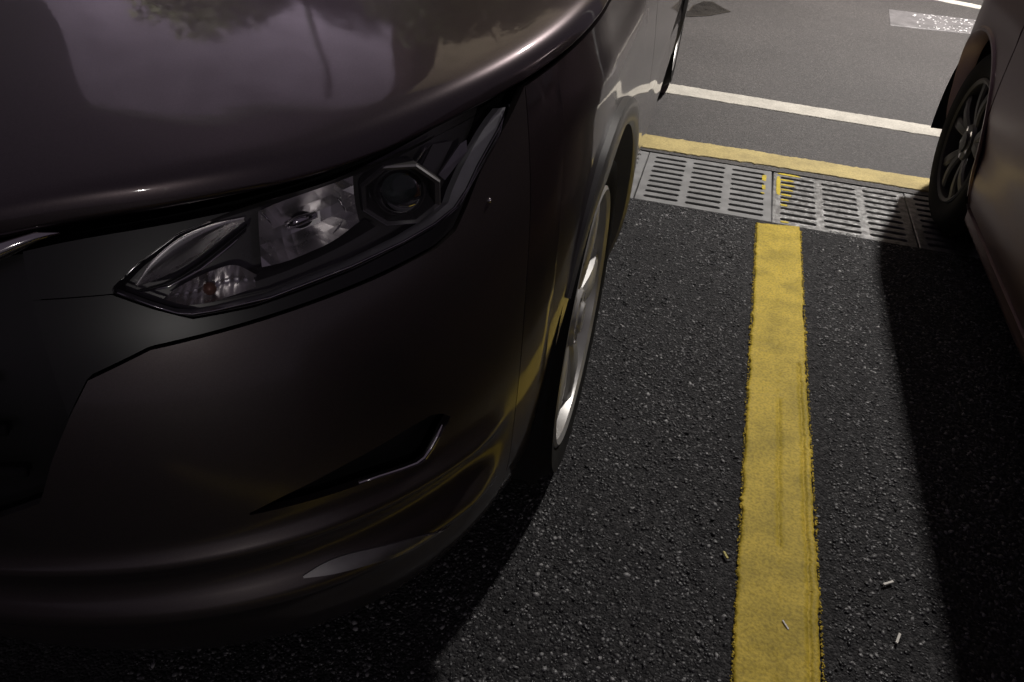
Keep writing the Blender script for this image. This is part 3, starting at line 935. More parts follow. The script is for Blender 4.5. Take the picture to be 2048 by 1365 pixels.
for mir in (False, True):
    b_ = panel(LB, 'front_bumper', bts, 0, 0, M['paint_bumper'], carL, off=ridge, knots=kn, mirror=mir,
               skip=lambda t, j: 30 <= j < 35 and 37 * DEG < t < 57.2 * DEG)
    # fog lamp recess floor and trim
    rts = np.linspace(35.5 * DEG, 58.2 * DEG, 40)
    rc = panel(LB, 'fog_lamp_recess', rts, lambda t: rec_lo(t) - .012, lambda t: rec_hi(t) + .012, M['black_gloss'], carL, off=-0.030, skirt=0.0, mirror=mir)
    tl = [(47, .5395), (49, .5362), (51.5, .5300), (53.2, .5262), (54.2, .5285), (55.0, .5380), (55.8, .5500), (56.4, .5640)]
    tp = [LB.off(np.array(a * DEG), np.array(z_), np.array(-.004)) * (1, -1 if mir else 1, 1) for a, z_ in tl]
    v, f = tube(tp, [.0022, .003, .0034, .0036, .004, .0042, .004, .002], 8)
    mobj('trim', v, f, M['chrome'], rc)
    # lower skid strip
    panel(LB, 'skid_strip', np.linspace(40 * DEG, 58.5 * DEG, 40), C([40, 41.8, 48.3, 56.8, 59], [.421, .417, .405, .372, .362]), C([40, 41.8, 48.3, 56.8, 59], [.423, .428, .421, .385, .364]), M['satin'], carL, off=lambda T, Z: ridge(T, Z) + .002, rows=6, skirt=.003, mirror=mir)
    # black strip behind lamp and grille
    panel(LB, 'lamp_surround', dense(.3 * 1, 67.3 * DEG, 60), lambda t: bump_z(t) - .02, lambda t: hood_z(t) - .004, M['void'], carL, off=-0.078, skirt=0, mirror=mir)
    panel(LB, 'lamp_corner', dense(27 * DEG, 40 * DEG, 50, [31.95 * DEG, 32.0 * DEG]), lambda t: (max(.8075, bump_z(t) + .004) if t < 31.97 * DEG else hl_hi(t) + .0015), lambda t: max(gap_z(t) - .004, hl_hi(max(t, 32*DEG)) + .002), M['black_gloss'], carL, off=-0.006, skirt=0.004, rows=8, mirror=mir)
    # strip under the headlight
    panel(LB, 'lamp_underline', dense(27.0 * DEG, 60 * DEG, 70), lambda t: bump_z(t) + .003, lambda t: (hl_lo(t) - .003 if t > 32.2*DEG else .8065), M['black_gloss'], carL, off=lambda T, Z: -.0064 + 0 * Z, skirt=.004, rows=6, mirror=mir)
    # fender
    fts = dense(TB_END + .10 * DEG, LB.t_at_u(-.62), 30, arch_ts)
    panel(LB, 'fender', fts, lambda t: arch_z(t, .21), gap_z if True else 0, M['paint'], carL, rows=22, mirror=mir,
          off=lambda T, Z: .007 * np.exp(-((Z - .86) / .035) ** 2) * np.clip((T - TB_END) / .15, 0, 1))
    d1 = LB.t_at_u(-.625); d2 = LB.t_at_u(-1.62); d3 = LB.t_at_u(-1.626); d4 = LB.t_at_u(-2.62); d5 = LB.t_at_u(-2.626)
    belt = 1.03
    crease = lambda T, Z: .008 * np.exp(-((Z - .86) / .035) ** 2) - .010 * np.exp(-((Z - .50) / .07) ** 2)
    for a, b, nm in ((d1, d2, 'front_door'), (d3, d4, 'rear_door')):
        dd = panel(LB, nm, dense(a, b, 30, arch_tr), lambda t: arch_z(t, .30), belt, M['paint'], carL, rows=22, mirror=mir, off=crease)
        uu = -1.45 if nm == 'front_door' else -2.42
        hp = [LB.off(np.array(LB.t_at_u(uu + q)), np.array(.88), np.array(w)) * (1, -1 if mir else 1, 1) for q, w in ((.11, .008), (.09, .035), (0, .042), (-.09, .035), (-.11, .008))]
        v, f = tube(hp, .013, 10)
        mobj('handle', v, f, M['chrome'], dd)
    panel(LB, 'rear_quarter', dense(d5, 2.55, 40, arch_tr), lambda t: arch_z(t, .34), belt, M['paint'], carL, rows=22, mirror=mir, off=crease)
    panel(LB, 'side_sill', dense(LB.t_at_u(-ARC - .01), LB.t_at_u(-WB + ARC + .01), 30),   .225, .296, M['cladding'], carL, off=.004, rows=8, mirror=mir)
    panel(LB, 'tail_panel', dense(2.552, 3.0, 24), .345, belt, M['paint'], carL, rows=14, mirror=mir)
    panel(LB, 'rear_bumper', dense(2.3, 3.0, 30), .22, .34, M['cladding'], carL, off=.004, rows=8, mirror=mir)
    panel(LB, 'tail_lamp', dense(2.35, 2.72, 16), .80, .94, M['tail'], carL, off=.008, rows=8, mirror=mir)
    # arch cladding rings
    for c0 in (0.0, -WB):
        vs = []
        NA, prof = 72, [(ARC - .030, -.075), (ARC - .006, -.012), (ARC - .002, .006), (ARC + .010, .0125), (ARC + .036, .0125), (ARC + .046, .010), (ARC + .050, -.004)]
        for i in range(NA + 1):
            a0_ = 38 if c0 == 0.0 else -19
            a = math.radians(a0_) + math.radians(199 - a0_) * i / NA
            tp_ = min(1.0, .05 + i / NA * 5) if c0 == 0.0 else 1.0
            for (r_, o_) in prof:
                if r_ > ARC: r_, o_ = ARC + (r_ - ARC) * tp_, (o_ if o_ < 0 else .001 + (o_ - .001) * tp_)
                u_ = c0 + r_ * math.cos(a); z_ = ARCZ + r_ * math.sin(a)
                zc = min(max(z_, .2), 1.0)
                q = LB.off(np.array(LB.t_at_u(u_, zc)), np.array(zc), np.array(o_))
                vs.append((q[0], q[1] * (-1 if mir else 1), q[2] if z_ > .2 else z_))
        fs = grid_faces(NA + 1, len(prof))
        if mir: fs = [f[::-1] for f in fs]
        mobj('arch_cladding', vs, [f[::-1] for f in fs], M['cladding'], carL, True, sharp=35)
        # inner liner
        vs = []
        for i in range(41):
            a = math.pi * 1.15 * i / 40 - .075 * math.pi
            for o_ in (-.02, -.30):
                vs.append((c0 + (ARC + .01) * math.cos(a), (LB.pos(1.0, .6)[1] + o_) * (-1 if mir else 1), ARCZ + (ARC + .01) * math.sin(a)))
        mobj('arch_liner', vs, grid_faces(41, 2), M['void'], carL)

# hood
def hood_mesh():
    ts = np.r_[np.linspace(0.0, 1.0, 90), np.linspace(1.0, LB.t_at_u(-.60), 30)[1:]]
    NR_ = 46
    rows = []
    for t in ts:
        ze = hood_z(t)
        E = LB.off(np.array(max(t, 1e-4)), np.array(ze), np.array(0.0))
        nE = LB.nrm(np.array(max(t, 1e-4)), np.array(ze)); nE[2] = 0; nE /= np.linalg.norm(nE)
        row = [E - nE * .022 + np.array((0, 0, -.012)), E - nE * .004 + np.array((0, 0, -.005)), E + np.array((0, 0, .0))]
        ue = E[0]
        uc = ue * 0.80 - .04 if ue > 0 else ue - .04
        zc = float(spl(np.array(uc), [-.7, -.3, 0, .3, .5, .62, .70], [1.095, 1.075, 1.048, 1.005, .962, .928, .895]))
        for k in range(1, NR_):
            r = (k / (NR_ - 1)) ** 2.1
            g = 1 - (1 - r) ** 1.9
            roll = .026 * (1 - math.exp(-r / .012)) * (1 - r) ** 2
            u = ue + (uc - ue) * (r ** 1.25)
            v = E[1] * (1 - r)
            z = ze + (zc - ze) * g * .9 + (zc - ze) * .1 * r + roll
            # raised shoulder crease running back from the lamp
            row.append(np.array((u, v, z)))
        rows.append(row)
    nr = len(rows[0])
    P = np.array(rows)
    vs = P.reshape(-1, 3)
    fs = [f[::-1] for f in grid_faces(len(ts), nr)]
    vs2 = vs * (1, -1, 1)
    n0 = len(vs)
    fs2 = [tuple(i + n0 for i in f[::-1]) for f in fs]
    o = mobj('hood', np.r_[vs, vs2], fs + fs2, M['paint'], carL, True)
    bm = bmesh.new(); bm.from_mesh(o.data)
    bmesh.ops.remove_doubles(bm, verts=bm.verts, dist=0.0008)
    bmesh.ops.recalc_face_normals(bm, faces=bm.faces)
    bm.to_mesh(o.data); bm.free()
    o.data.polygons.foreach_set('use_smooth', [True] * len(o.data.polygons))
    return o
hood_mesh()
# dark inner structure so that gaps stay dark
panel_in = []
for mir in (False, True):
    panel(LB, 'inner_body', dense(0.001, 2.99, 90), lambda t: max(.22, arch_z(t, .22) + .02), lambda t: min(hood_z(min(t, 1.3)) - .02, 1.0), M['void'], carL, off=-.06, skirt=0, rows=8, mirror=mir)
bm = bmesh.new()
add_box(bm, (-1.3, 0, .27), (3.6, 1.45, .14))
bobj('underbody', bm, M['void'], carL)

# grille between the lamps: black mesh bars and a chrome trim
gp = panel(LB, 'grille', dense(.004, 27 * DEG, 40), lambda t: max(bump_z(t) - .01, .5), lambda t: hood_z(t) - .016, M['black_gloss'], carL, off=-.028, skirt=0)
panel(LB, 'grille', dense(.004, 27 * DEG, 40), lambda t: max(bump_z(t) - .01, .5), lambda t: hood_z(t) - .016, M['black_gloss'], carL, off=-.028, skirt=0, mirror=True)
for mir in (1, -1):
    for zz in (.58, .63, .68, .73, .78, .82):
        tt = [t for t in np.linspace(.004, 22.5 * DEG, 20) if zz > bump_z(t) + .01]
        if len(tt) < 3: continue
        tp = [LB.off(np.array(t), np.array(zz), np.array(-.014)) * (1, mir, 1) for t in tt]
        v, f = tube(tp, .006, 8)
        mobj('grille_bar', v, f, M['void'], carL)
    tp = [LB.off(np.array(a * DEG), np.array(z_), np.array(o_)) * (1, mir, 1) for a, z_, o_ in ((29.3, .862, -.006), (28, .860, -.003), (26, .850, 0), (23, .835, .002), (20, .78, .004), (16, .66, .006), (12, .58, .006), (3, .56, .006))]
    v, f = tube(tp, [.0015, .005, .008, .010, .012, .012, .012, .012], 10)
    mobj('grille_trim', v, f, M['chrome'], carL)

# ------------------------------------------------------------------ headlights
def headlight(mir):
    s = -1 if mir else 1
    root = panel(LB, 'headlight', dense(32.05 * DEG, 65.2 * DEG, 60), hl_lo, hl_hi, M['bezel'], carL, off=lambda T, Z: -.058 + 0 * Z, skirt=0, rows=10, mirror=mir)
    def Pp(a, z, o): return LB.off(np.array(a * DEG), np.array(float(z)), np.array(float(o))) * (1, s, 1)
    # clear cover, a hair proud of the bumper line
    lens = panel(LB, 'lens', dense(32.0 * DEG, 65.2 * DEG, 70), hl_lo, hl_hi, M['lens'], root, off=lambda T, Z: .001 + 0 * Z, skirt=.006, rows=14, mirror=mir)
    # light guide strip along the lower edge
    path = [(32.2, .8085), (34.1, .7945), (35.6, .7845), (36.6, .7815), (38, .7815), (42, .7838), (48.3, .7945), (53, .8035), (56, .8105), (58.2, .8195), (59.6, .8335), (61, .8535), (62.4, .8695), (63.7, .8835), (64.6, .8950), (65.1, .9040)]
    wid = [.0012, .0014, .0016, .0016, .0018, .0024, .0032, .0036, .004, .0055, .007, .008, .0085, .0085, .006, .001]
    vs = []
    for (a, z), w in zip(path, wid):
        ta = a - (1.1 if a > 59 else 0) * (w / .0085)
        q0, q1 = Pp(a, z, -.006), Pp(ta - .15, z + (w if a < 59 else w * .35), -.013)
        q2 = Pp(ta - .2, z + (w if a < 59 else w * .35) + .001, -.024)
        vs += [q0, q1, q2]
    fs = grid_faces(len(path), 3)
    if mir: fs = [f[::-1] for f in fs]
    mobj('light_strip', vs, [f for f in fs], M['guide'], root, True, sharp=30)
    # thin bright edge line
    v, f = tube([Pp(a, z - .0004, -.003) for a, z in path], .0010, 6)
    mobj('edge_trim', v, f, M['chrome'], root)
    # projector: hexagonal bezel with a ball lens
    c = Pp(53.6, .853, -.020)
    fw = np.array(Pp(53.6, .853, 0.0)) - np.array(Pp(53.6, .853, -.05))
    fw /= np.linalg.norm(fw)
    ax = fw + np.array((.35, -.25 * s, 0)); ax[2] = 0.02; ax /= np.linalg.norm(ax)
    rt = np.cross(ax, (0, 0, 1.0)); rt /= np.linalg.norm(rt); up = np.cross(rt, ax)
    def ring_obj(name, prof, mat, nseg=6, rot=0.0, sx=1.0, sy=1.0, sharp=20, cen=c, close=False):
        vs = []
        for i in range(nseg):
            t = 2 * math.pi * i / nseg + rot
            for (r_, d_) in prof:
                vs.append(cen + rt * (r_ * sx * math.cos(t)) + up * (r_ * sy * math.sin(t)) + ax * d_)
        fs = grid_faces(nseg, len(prof), True)
        if close: fs.append(tuple(i * len(prof) + len(prof) - 1 for i in range(nseg)))
        return mobj(name, vs, fs, mat, root, True, sharp=sharp)
    ring_obj('projector_bezel', [(.042, -.010), (.045, .010), (.043, .016), (.039, .014), (.034, -.012)], M['bezel'], 8, math.radians(22), 1.10, .88)
    ring_obj('bezel_rim', [(.0448, .0105), (.0452, .0135), (.0436, .0165), (.0425, .0155)], M['satin'], 8, math.radians(22), 1.10, .88)
    ring_obj('projector_ring', [(.034, -.012), (.030, .004), (.028, .002), (.026, -.014)], M['alloy_dark'], 32, sharp=40)
    vs = [c + ax * (.004 + .018 * math.cos(p_)) + (rt * math.cos(t) + up * math.sin(t)) * (.028 * math.sin(p_)) for p_ in np.linspace(0.001, math.pi / 2, 12) for t in np.linspace(0, 2 * math.pi, 32, endpoint=False)]
    mobj('projector_lens', vs, grid_faces(12, 32) + [(i * 32 + 31, (i + 1) * 32 + 31, (i + 1) * 32, i * 32) for i in range(11)], M['projector'], root, True)
    vs = [c + ax * (-.020 + .006 * math.cos(p_)) + (rt * math.cos(t) + up * math.sin(t)) * (.027 * math.sin(p_)) for p_ in np.linspace(0.001, math.pi / 2, 6) for t in np.linspace(0, 2 * math.pi, 24, endpoint=False)]
    mobj('shutter', vs, grid_faces(6, 24) + [(i * 24 + 23, (i + 1) * 24 + 23, (i + 1) * 24, i * 24) for i in range(5)], M['bezel'], root, True)
    # bright wing behind the projector
    def facet(name, pts, mat, th=.004):
        P = [Pp(*q) for q in pts]
        B_ = [Pp(a, z, o - th) for a, z, o in pts]
        n_ = len(P)
        fs = [tuple(range(n_))[::-1 if not mir else 1], tuple(range(n_, 2 * n_))[::1 if not mir else -1]] + [(i, (i + 1) % n_, n_ + (i + 1) % n_, n_ + i) for i in range(n_)]
        return mobj(name, P + B_, fs, mat, root, False)
    facet('wing', [(55.0, .874, -.014), (56.4, .888, -.016), (57.2, .8895, -.022), (56.0, .875, -.026)], M['chrome'])
    facet('wing', [(57.2, .857, -.012), (59.6, .882, -.010), (60.2, .884, -.008), (60.2, .872, -.008), (57.8, .8495, -.012)], M['satin'])
    facet('wing', [(56.0, .868, -.024), (57.4, .889, -.024), (59.5, .886, -.022), (57.4, .856, -.022)], M['bezel'])
    # curved reflectors
    def patch(name, lo, hi, off, mat, n1=40, n2=14):
        la, lz = zip(*lo); ha, hz_ = zip(*hi)
        vs = []
        for i in range(n1):
            p_ = i / (n1 - 1)
            g = lambda arr: float(np.interp(p_, np.linspace(0, 1, len(arr)), arr))
            gs = lambda arr: float(spl(np.array(p_), np.linspace(0, 1, len(arr)), arr))
            for j in range(n2):
                q = j / (n2 - 1)
                vs.append(Pp(gs(la) * (1 - q) + gs(ha) * q, gs(lz) * (1 - q) + gs(hz_) * q, off(p_, q)))
        fs = grid_faces(n1, n2)
        if not mir: fs = [f[::-1] for f in fs]
        return mobj(name, vs, fs, mat, root, True)
    def bowl(a, z, ra, rz, depth, mat, n_=36, name='reflector', back=-.052, ribs=0.0):
        vs = []
        R_ = 12
        for i in range(n_):
            t = 2 * math.pi * i / n_
            for k in range(R_):
                q = k / (R_ - 1)
                vs.append(Pp(a + ra * q * math.cos(t), z + rz * q * math.sin(t), back + depth * q ** 1.8 + ribs * math.cos(t * 9) * q))
        fs = grid_faces(n_, R_, True)
        if not mir: fs = [f[::-1] for f in fs]
        return mobj(name, vs, fs, mat, root, True)
    rib = lambda k, h_: (lambda p_: h_ * math.sin(p_ * k) )
    # inner blade sweeping up from the inner corner, finely ribbed
    patch('blade', [(33.2, .8105), (35.2, .8175), (37.4, .8295), (39.4, .8445), (41.0, .8555)], [(33.0, .8125), (34.4, .833), (36.4, .850), (38.8, .8585), (41.2, .8605)],
          lambda p_, q: -.012 - .030 * q - .010 * math.sin(math.pi * q) + .0007 * math.sin(q * 46), M['reflector'])
    patch('blade_lip', [(33.4, .8065), (35.4, .8085), (37.6, .8195), (39.8, .8365), (41.0, .8475)], [(33.3, .8085), (35.4, .8135), (37.4, .8255), (39.5, .8415), (41.1, .8535)],
          lambda p_, q: -.010 + .006 * math.sin(math.pi * q), M['black_gloss'])
    v, f = tube([Pp(a, z, -.008) for a, z in ((33.6, .8062), (35.4, .8080), (37.6, .8190), (39.8, .8360), (41.0, .8470))], [.0006, .0012, .0014, .0012, .0005], 6)
    mobj('blade_edge', v, f, M['chrome'], root)
    # turn lamp bowl below it
    patch('turn_reflector', [(34.8, .7975), (36.2, .7890), (37.8, .7880), (39.6, .7910), (41.2, .7945)], [(35.6, .8045), (37.0, .8115), (38.4, .8165), (40.0, .8180), (41.4, .8060)],
          lambda p_, q: -.016 - .026 * math.sin(math.pi * min(1, q * .8 + .1)) * math.sin(math.pi * (p_ * .8 + .1)) + .0008 * math.sin(p_ * 60), M['reflector'])
    bm = bmesh.new(); bmesh.ops.create_uvsphere(bm, u_segments=14, v_segments=10, radius=.0075)
    bmesh.ops.translate(bm, vec=Pp(38.0, .8005, -.030), verts=bm.verts)
    bobj('turn_bulb', bm, M['amber'], root, True)
    # main beam bowl with its bulb shield
    rf = patch('reflector', [(41.8, .812), (43.5, .8125), (45.5, .8165), (47.5, .822), (49.6, .834)], [(42.0, .8625), (43.5, .8675), (45.5, .8715), (47.5, .875), (49.4, .8785)],
               lambda p_, q: -.012 - .036 * math.sin(math.pi * (q * .9 + .05)) * math.sin(math.pi * (p_ * .9 + .05)), M['reflector'], 11, 6)
    rf.data.polygons.foreach_set('use_smooth', [False] * len(rf.data.polygons))
    bowl(45.4, .848, .9, .008, .012, M['bezel'], 24, 'bulb_hole', -.044)
    c2 = [Pp(44.0, .845, -.020), Pp(44.9, .8475, -.016), Pp(46.3, .850, -.018)]
    v, f = tube(c2, [.005, .0058, .004], 12)
    mobj('bulb_shield', v, f, M['chrome'], root)
    for (a1, z1, a2, z2) in ((42.2, .862, 42.9, .848), (47.9, .862, 48.6, .846), (47.4, .829, 48.2, .838)):
        v, f = tube([Pp(a1, z1, -.013), Pp((a1 + a2) / 2, (z1 + z2) / 2, -.010), Pp(a2, z2, -.013)], [.0004, .0013, .0004], 6)
        mobj('bowl_edge', v, f, M['chrome'], root)
    patch('step_panel', [(41.2, .800), (44, .805), (48, .815), (51, .825)], [(41.2, .812), (44, .815), (48, .824), (51, .833)], lambda p_, q: -.014 - .028 * q, M['bezel'])
    patch('brow', [(37.5, .857), (42, .866), (47, .8735), (52, .8825), (57, .8945)], [(37.5, .860), (42, .870), (47, .8775), (52, .8875), (57, .8985)], lambda p_, q: -.020 + .010 * q, M['bezel'])
headlight(False)
headlight(True)
# parking sensor and washer dots on the bumper corner
for a, z in ((61.9, .812),):
    q = LB.off(np.array(a * DEG), np.array(z), np.array(.001))
    bm = bmesh.new(); bmesh.ops.create_uvsphere(bm, u_segments=10, v_segments=6, radius=.003)
    bmesh.ops.translate(bm, vec=q, verts=bm.verts)
    bobj('sensor', bm, M['chrome'], carL, True)

# cabin of the dark car
def cabin(body, parent, rings, paint, glass, u_shift=0):
    """loft of plan outlines: rings of (z, front u, rear u, half width)"""
    n_ = 64
    vs = []
    for (z, uf, ub, w) in rings:
        for k in range(n_):
            t = 2 * math.pi * k / n_
            c, s_ = math.cos(t), math.sin(t)
            e = 2 / 5.0
            vs.append(((uf + ub) / 2 + (uf - ub) / 2 * math.copysign(abs(c) ** e, c), w * math.copysign(abs(s_) ** e, s_), z))
    fs = []
    for i in range(len(rings) - 1):
        for k in range(n_):
            fs.append((i * n_ + k, i * n_ + (k + 1) % n_, (i + 1) * n_ + (k + 1) % n_, (i + 1) * n_ + k))
    fs.append(tuple((len(rings) - 1) * n_ + k for k in range(n_)))
    return mobj('roof', vs, fs, paint, parent, True, sharp=50)
def side_glass(parent, quad, mat, name='window'):
    P = np.array(quad, float)
    n = np.cross(P[1] - P[0], P[3] - P[0]); n /= np.linalg.norm(n)
    B_ = P - n * .004
    return mobj(name, np.r_[P, B_], [(0, 1, 2, 3), (7, 6, 5, 4), (0, 4, 5, 1), (1, 5, 6, 2), (2, 6, 7, 3), (3, 7, 4, 0)], mat, parent, False)
cabin(LB, carL, [(.98, -.52, -3.62, .845), (1.05, -.62, -3.60, .83), (1.30, -1.02, -3.50, .74), (1.50, -1.34, -3.38, .66), (1.60, -1.55, -3.25, .61), (1.66, -1.85, -3.0, .52), (1.68, -2.1, -2.8, .35)], M['paint'], M['window'])
for s in (1, -1):
    def q(u, z):
        w = float(np.interp(z, [1.05, 1.30, 1.50], [.83, .74, .66])) + .006
        return (u, s * w, z)
    for nm, a in (('window', [q(-1.05, 1.07), q(-1.68, 1.07), q(-1.68, 1.47), q(-1.42, 1.47)]), ('window', [q(-1.74, 1.07), q(-2.60, 1.07), q(-2.60, 1.47), q(-1.74, 1.47)]), ('window', [q(-2.66, 1.09), q(-3.20, 1.14), q(-3.10, 1.45), q(-2.66, 1.47)])):
        side_glass(carL, a if s < 0 else a[::-1], M['window'], nm)
    # mirror
    mr = bmesh.new()
    bmesh.ops.create_uvsphere(mr, u_segments=20, v_segments=12, radius=.1)
    bmesh.ops.scale(mr, vec=(.75, 1.15, .8), verts=mr.verts)
    bmesh.ops.translate(mr, vec=(-.80, s * 1.0, 1.10), verts=mr.verts)
    mo = bobj('wing_mirror', mr, M['paint'], carL, True)
    v, f = tube([(-.80, s * .83, 1.04), (-.80, s * .95, 1.06)], .03, 10)
    mobj('mirror_arm', v, f, M['black_plastic'], mo)
side_glass(carL, [(-.70, -.70, 1.065), (-.70, .70, 1.065), (-1.31, .55, 1.50), (-1.31, -.55, 1.50)], M['window'], 'windscreen')
side_glass(carL, [(-3.60, .66, 1.10), (-3.60, -.66, 1.10), (-3.40, -.52, 1.50), (-3.40, .52, 1.50)], M['window'], 'rear_window')

# ------------------------------------------------------------------ wheels
def lathe(prof, n, cen=(0, 0, 0)):
    """profile of (radius, axial) about local Y"""
    vs = [(cen[0] + r_ * math.cos(2 * math.pi * i / n), cen[1] + a_, cen[2] + r_ * math.sin(2 * math.pi * i / n)) for i in range(n) for r_, a_ in prof]
    return vs, grid_faces(n, len(prof), True)
def make_wheel(parent, loc, R, rim, w, mats, spokes, split, rot, side, name='wheel'):
    """axis along local Y; outer face at +Y*side"""
    we = empty(name, loc, 0, parent)
    h = w / 2
    pr = [(rim - .005, -h + .02), (rim + .01, -h + .004), ((R + rim) / 2, -h - .004), (R - .03, -h + .004), (R - .006, -h + .03), (R, -h + .05), (R, h - .05), (R - .006, h - .03), (R - .03, h - .004),
          ((R + rim) / 2 + .01, h + .004), (rim + .012, h - .002), (rim, h - .012), (rim - .006, h - .022)]
    v, f = lathe(pr, 72)
    v = [(x, y * side, z) for x, y, z in v]
    if side > 0: f = [q[::-1] for q in f]
    mobj('tyre', v, f, mats[0], we, True, sharp=50)
    # tread blocks
    vs, fs = [], []
    for i in range(60):
        a = 2 * math.pi * i / 60
        for j, yy in enumerate((-h + .055, -h + .10, h - .10, h - .055)):
            da = .032
            b0 = len(vs)
            for rr in (R - .002, R + .004):
                for (aa, y_) in ((a - da, yy - .017), (a + da, yy - .017), (a + da * 1.1, yy + .017), (a - da * .9, yy + .017)):
                    vs.append((rr * math.cos(aa), y_, rr * math.sin(aa)))
            fs += [(b0 + 4, b0 + 5, b0 + 6, b0 + 7)] + [(b0 + k, b0 + (k + 1) % 4, b0 + 4 + (k + 1) % 4, b0 + 4 + k) for k in range(4)]
    tag(mobj('tread', vs, fs, mats[0], we, False), kind='stuff')
    # rim barrel and lip
    pr = [(rim + .004, h - .014), (rim + .004, h - .004), (rim - .003, h + .000), (rim - .013, h - .006), (rim - .018, h - .03), (rim - .026, -h + .03), (rim - .02, -h + .02)]
    v, f = lathe(pr, 72)
    v = [(x, y * side, z) for x, y, z in v]
    mobj('rim', v, [q[::-1] for q in f] if side > 0 else f, mats[1], we, True, sharp=40)
    # brake disc behind
    v, f = lathe([(.001, -.01), (rim * .62, -.01), (rim * .62, .005), (.001, .005)], 40)
    mobj('brake_disc', [(x, y * side, z) for x, y, z in v], f, M['alloy_dark'], we, True, sharp=30)
    for k in range(spokes):
        a0 = rot + 2 * math.pi * k / spokes
        for sgn in ((-1, 1) if split else (0,)):
            vs = []
            NS_ = 10
            for i in range(NS_):
                q = i / (NS_ - 1)
                rr = .045 + (rim - .008 - .045) * q
                aa = a0 + sgn * (.10 + .16 * q) * (1 if split else 0)
                wd = (.020 + .010 * q) if split else (.030 + .018 * q)
                ya = h - .022 + .014 * math.sin(q * 2.6) + (.004 if q > .9 else 0)
                cx_, cz_ = rr * math.cos(aa), rr * math.sin(aa)
                px, pz = -math.sin(aa), math.cos(aa)
                for (o_, y_) in ((-wd, ya - .035), (-wd * .8, ya - .006), (-wd * .45, ya), (wd * .45, ya), (wd * .8, ya - .006), (wd, ya - .035)):
                    vs.append((cx_ + px * o_, y_ * side, cz_ + pz * o_))
            fs = grid_faces(NS_, 6)
            mobj('spoke', vs, fs if side > 0 else [g[::-1] for g in fs], mats[2], we, True, sharp=25)
    v, f = lathe([(.066, h - .055), (.064, h - .022), (.056, h - .012), (.034, h - .010), (.030, h - .004), (.001, h - .002)], 36)
    mobj('hub_cap', [(x, y * side, z) for x, y, z in v], f[::-1], mats[2], we, True, sharp=25)
    for k in range(5):
        a = rot + .6 + 2 * math.pi * k / 5
        bm = bmesh.new()
        bmesh.ops.create_cone(bm, cap_ends=True, segments=6, radius1=.010, radius2=.009, depth=.012)
        bmesh.ops.rotate(bm, cent=(0, 0, 0), matrix=Matrix.Rotation(math.pi / 2, 3, 'X'), verts=bm.verts)
        bmesh.ops.translate(bm, vec=(.047 * math.cos(a), (h - .016) * side, .047 * math.sin(a)), verts=bm.verts)
        bobj('wheel_nut', bm, M['chrome'], we)
    a = rot + .32
    v, f = tube([((rim - .020) * math.cos(a), (h - .03) * side, (rim - .020) * math.sin(a)), ((rim - .036) * math.cos(a), (h - .004) * side, (rim - .036) * math.sin(a))], [.006, .0045], 8)
    mobj('valve', v, f, M['black_plastic'], we)
    return we
TW = .225
for c0 in (0.0, -WB):
    for s in (1, -1):
        make_wheel(carL, (c0, s * (.900 - TW / 2),   .350), .350, .266, TW, (M['rubber'], M['alloy'], M['alloy']), 5, False, math.radians(40), s)

# ------------------------------------------------------------------ the mauve car on the right (its right flank faces the line)
RX, RY = 1.672, 0.20       # front axle centre on the ground
carR = empty('parked_car', (RX, RY, 0), -math.pi / 2)
tag(carR, 'mauve silver saloon in shade at the right edge, its rear wheel beside the drain', 'car')
RBd = Body(AZ=([.16, .3, .5, .7, .85, 1.0], [.80, .86, .88, .86, .80, .70]), BZ=([.14, .22, .30, .42, .55, .70, .82, .92, 1.0], [.78, .835, .862, .878, .888, .890, .885, .872, .845]),
           NZ=([.16, .5, 1.0], [2.6, 2.5, 2.3]), ur=-2.72, RA=([.16, .3, .55, .8, 1.0], [.70, .78, .80, .77, .68]), NR=2.2)
WB2, AR2, AZ2 = 2.65, .345, .318
def arch2(t, sill=.19):
    u = float(RBd.pos(t, .45)[0]); z = sill
    for c0 in (0.0, -WB2):
        d = abs(u - c0)
        if d < AR2: z = max(z, AZ2 + math.sqrt(AR2 * AR2 - d * d))
    return z
at1 = [RBd.t_at_u(AR2 * math.cos(k), .45) for k in np.linspace(.0015, math.pi - .0015, 49)]
at2 = [RBd.t_at_u(-WB2 + AR2 * math.cos(k), .45) for k in np.linspace(.0015, math.pi - .0015, 61)]
deck = lambda t: float(np.interp(t, [0, .5, 1.0, 1.25, 2.0, 2.4, 3.0], [.78, .86, .94, .96, .97, .97, .95]))
fl = lambda T, Z: .004 * np.exp(-((Z - .74) / .03) ** 2) - .010 * np.exp(-((Z - .40) / .06) ** 2)
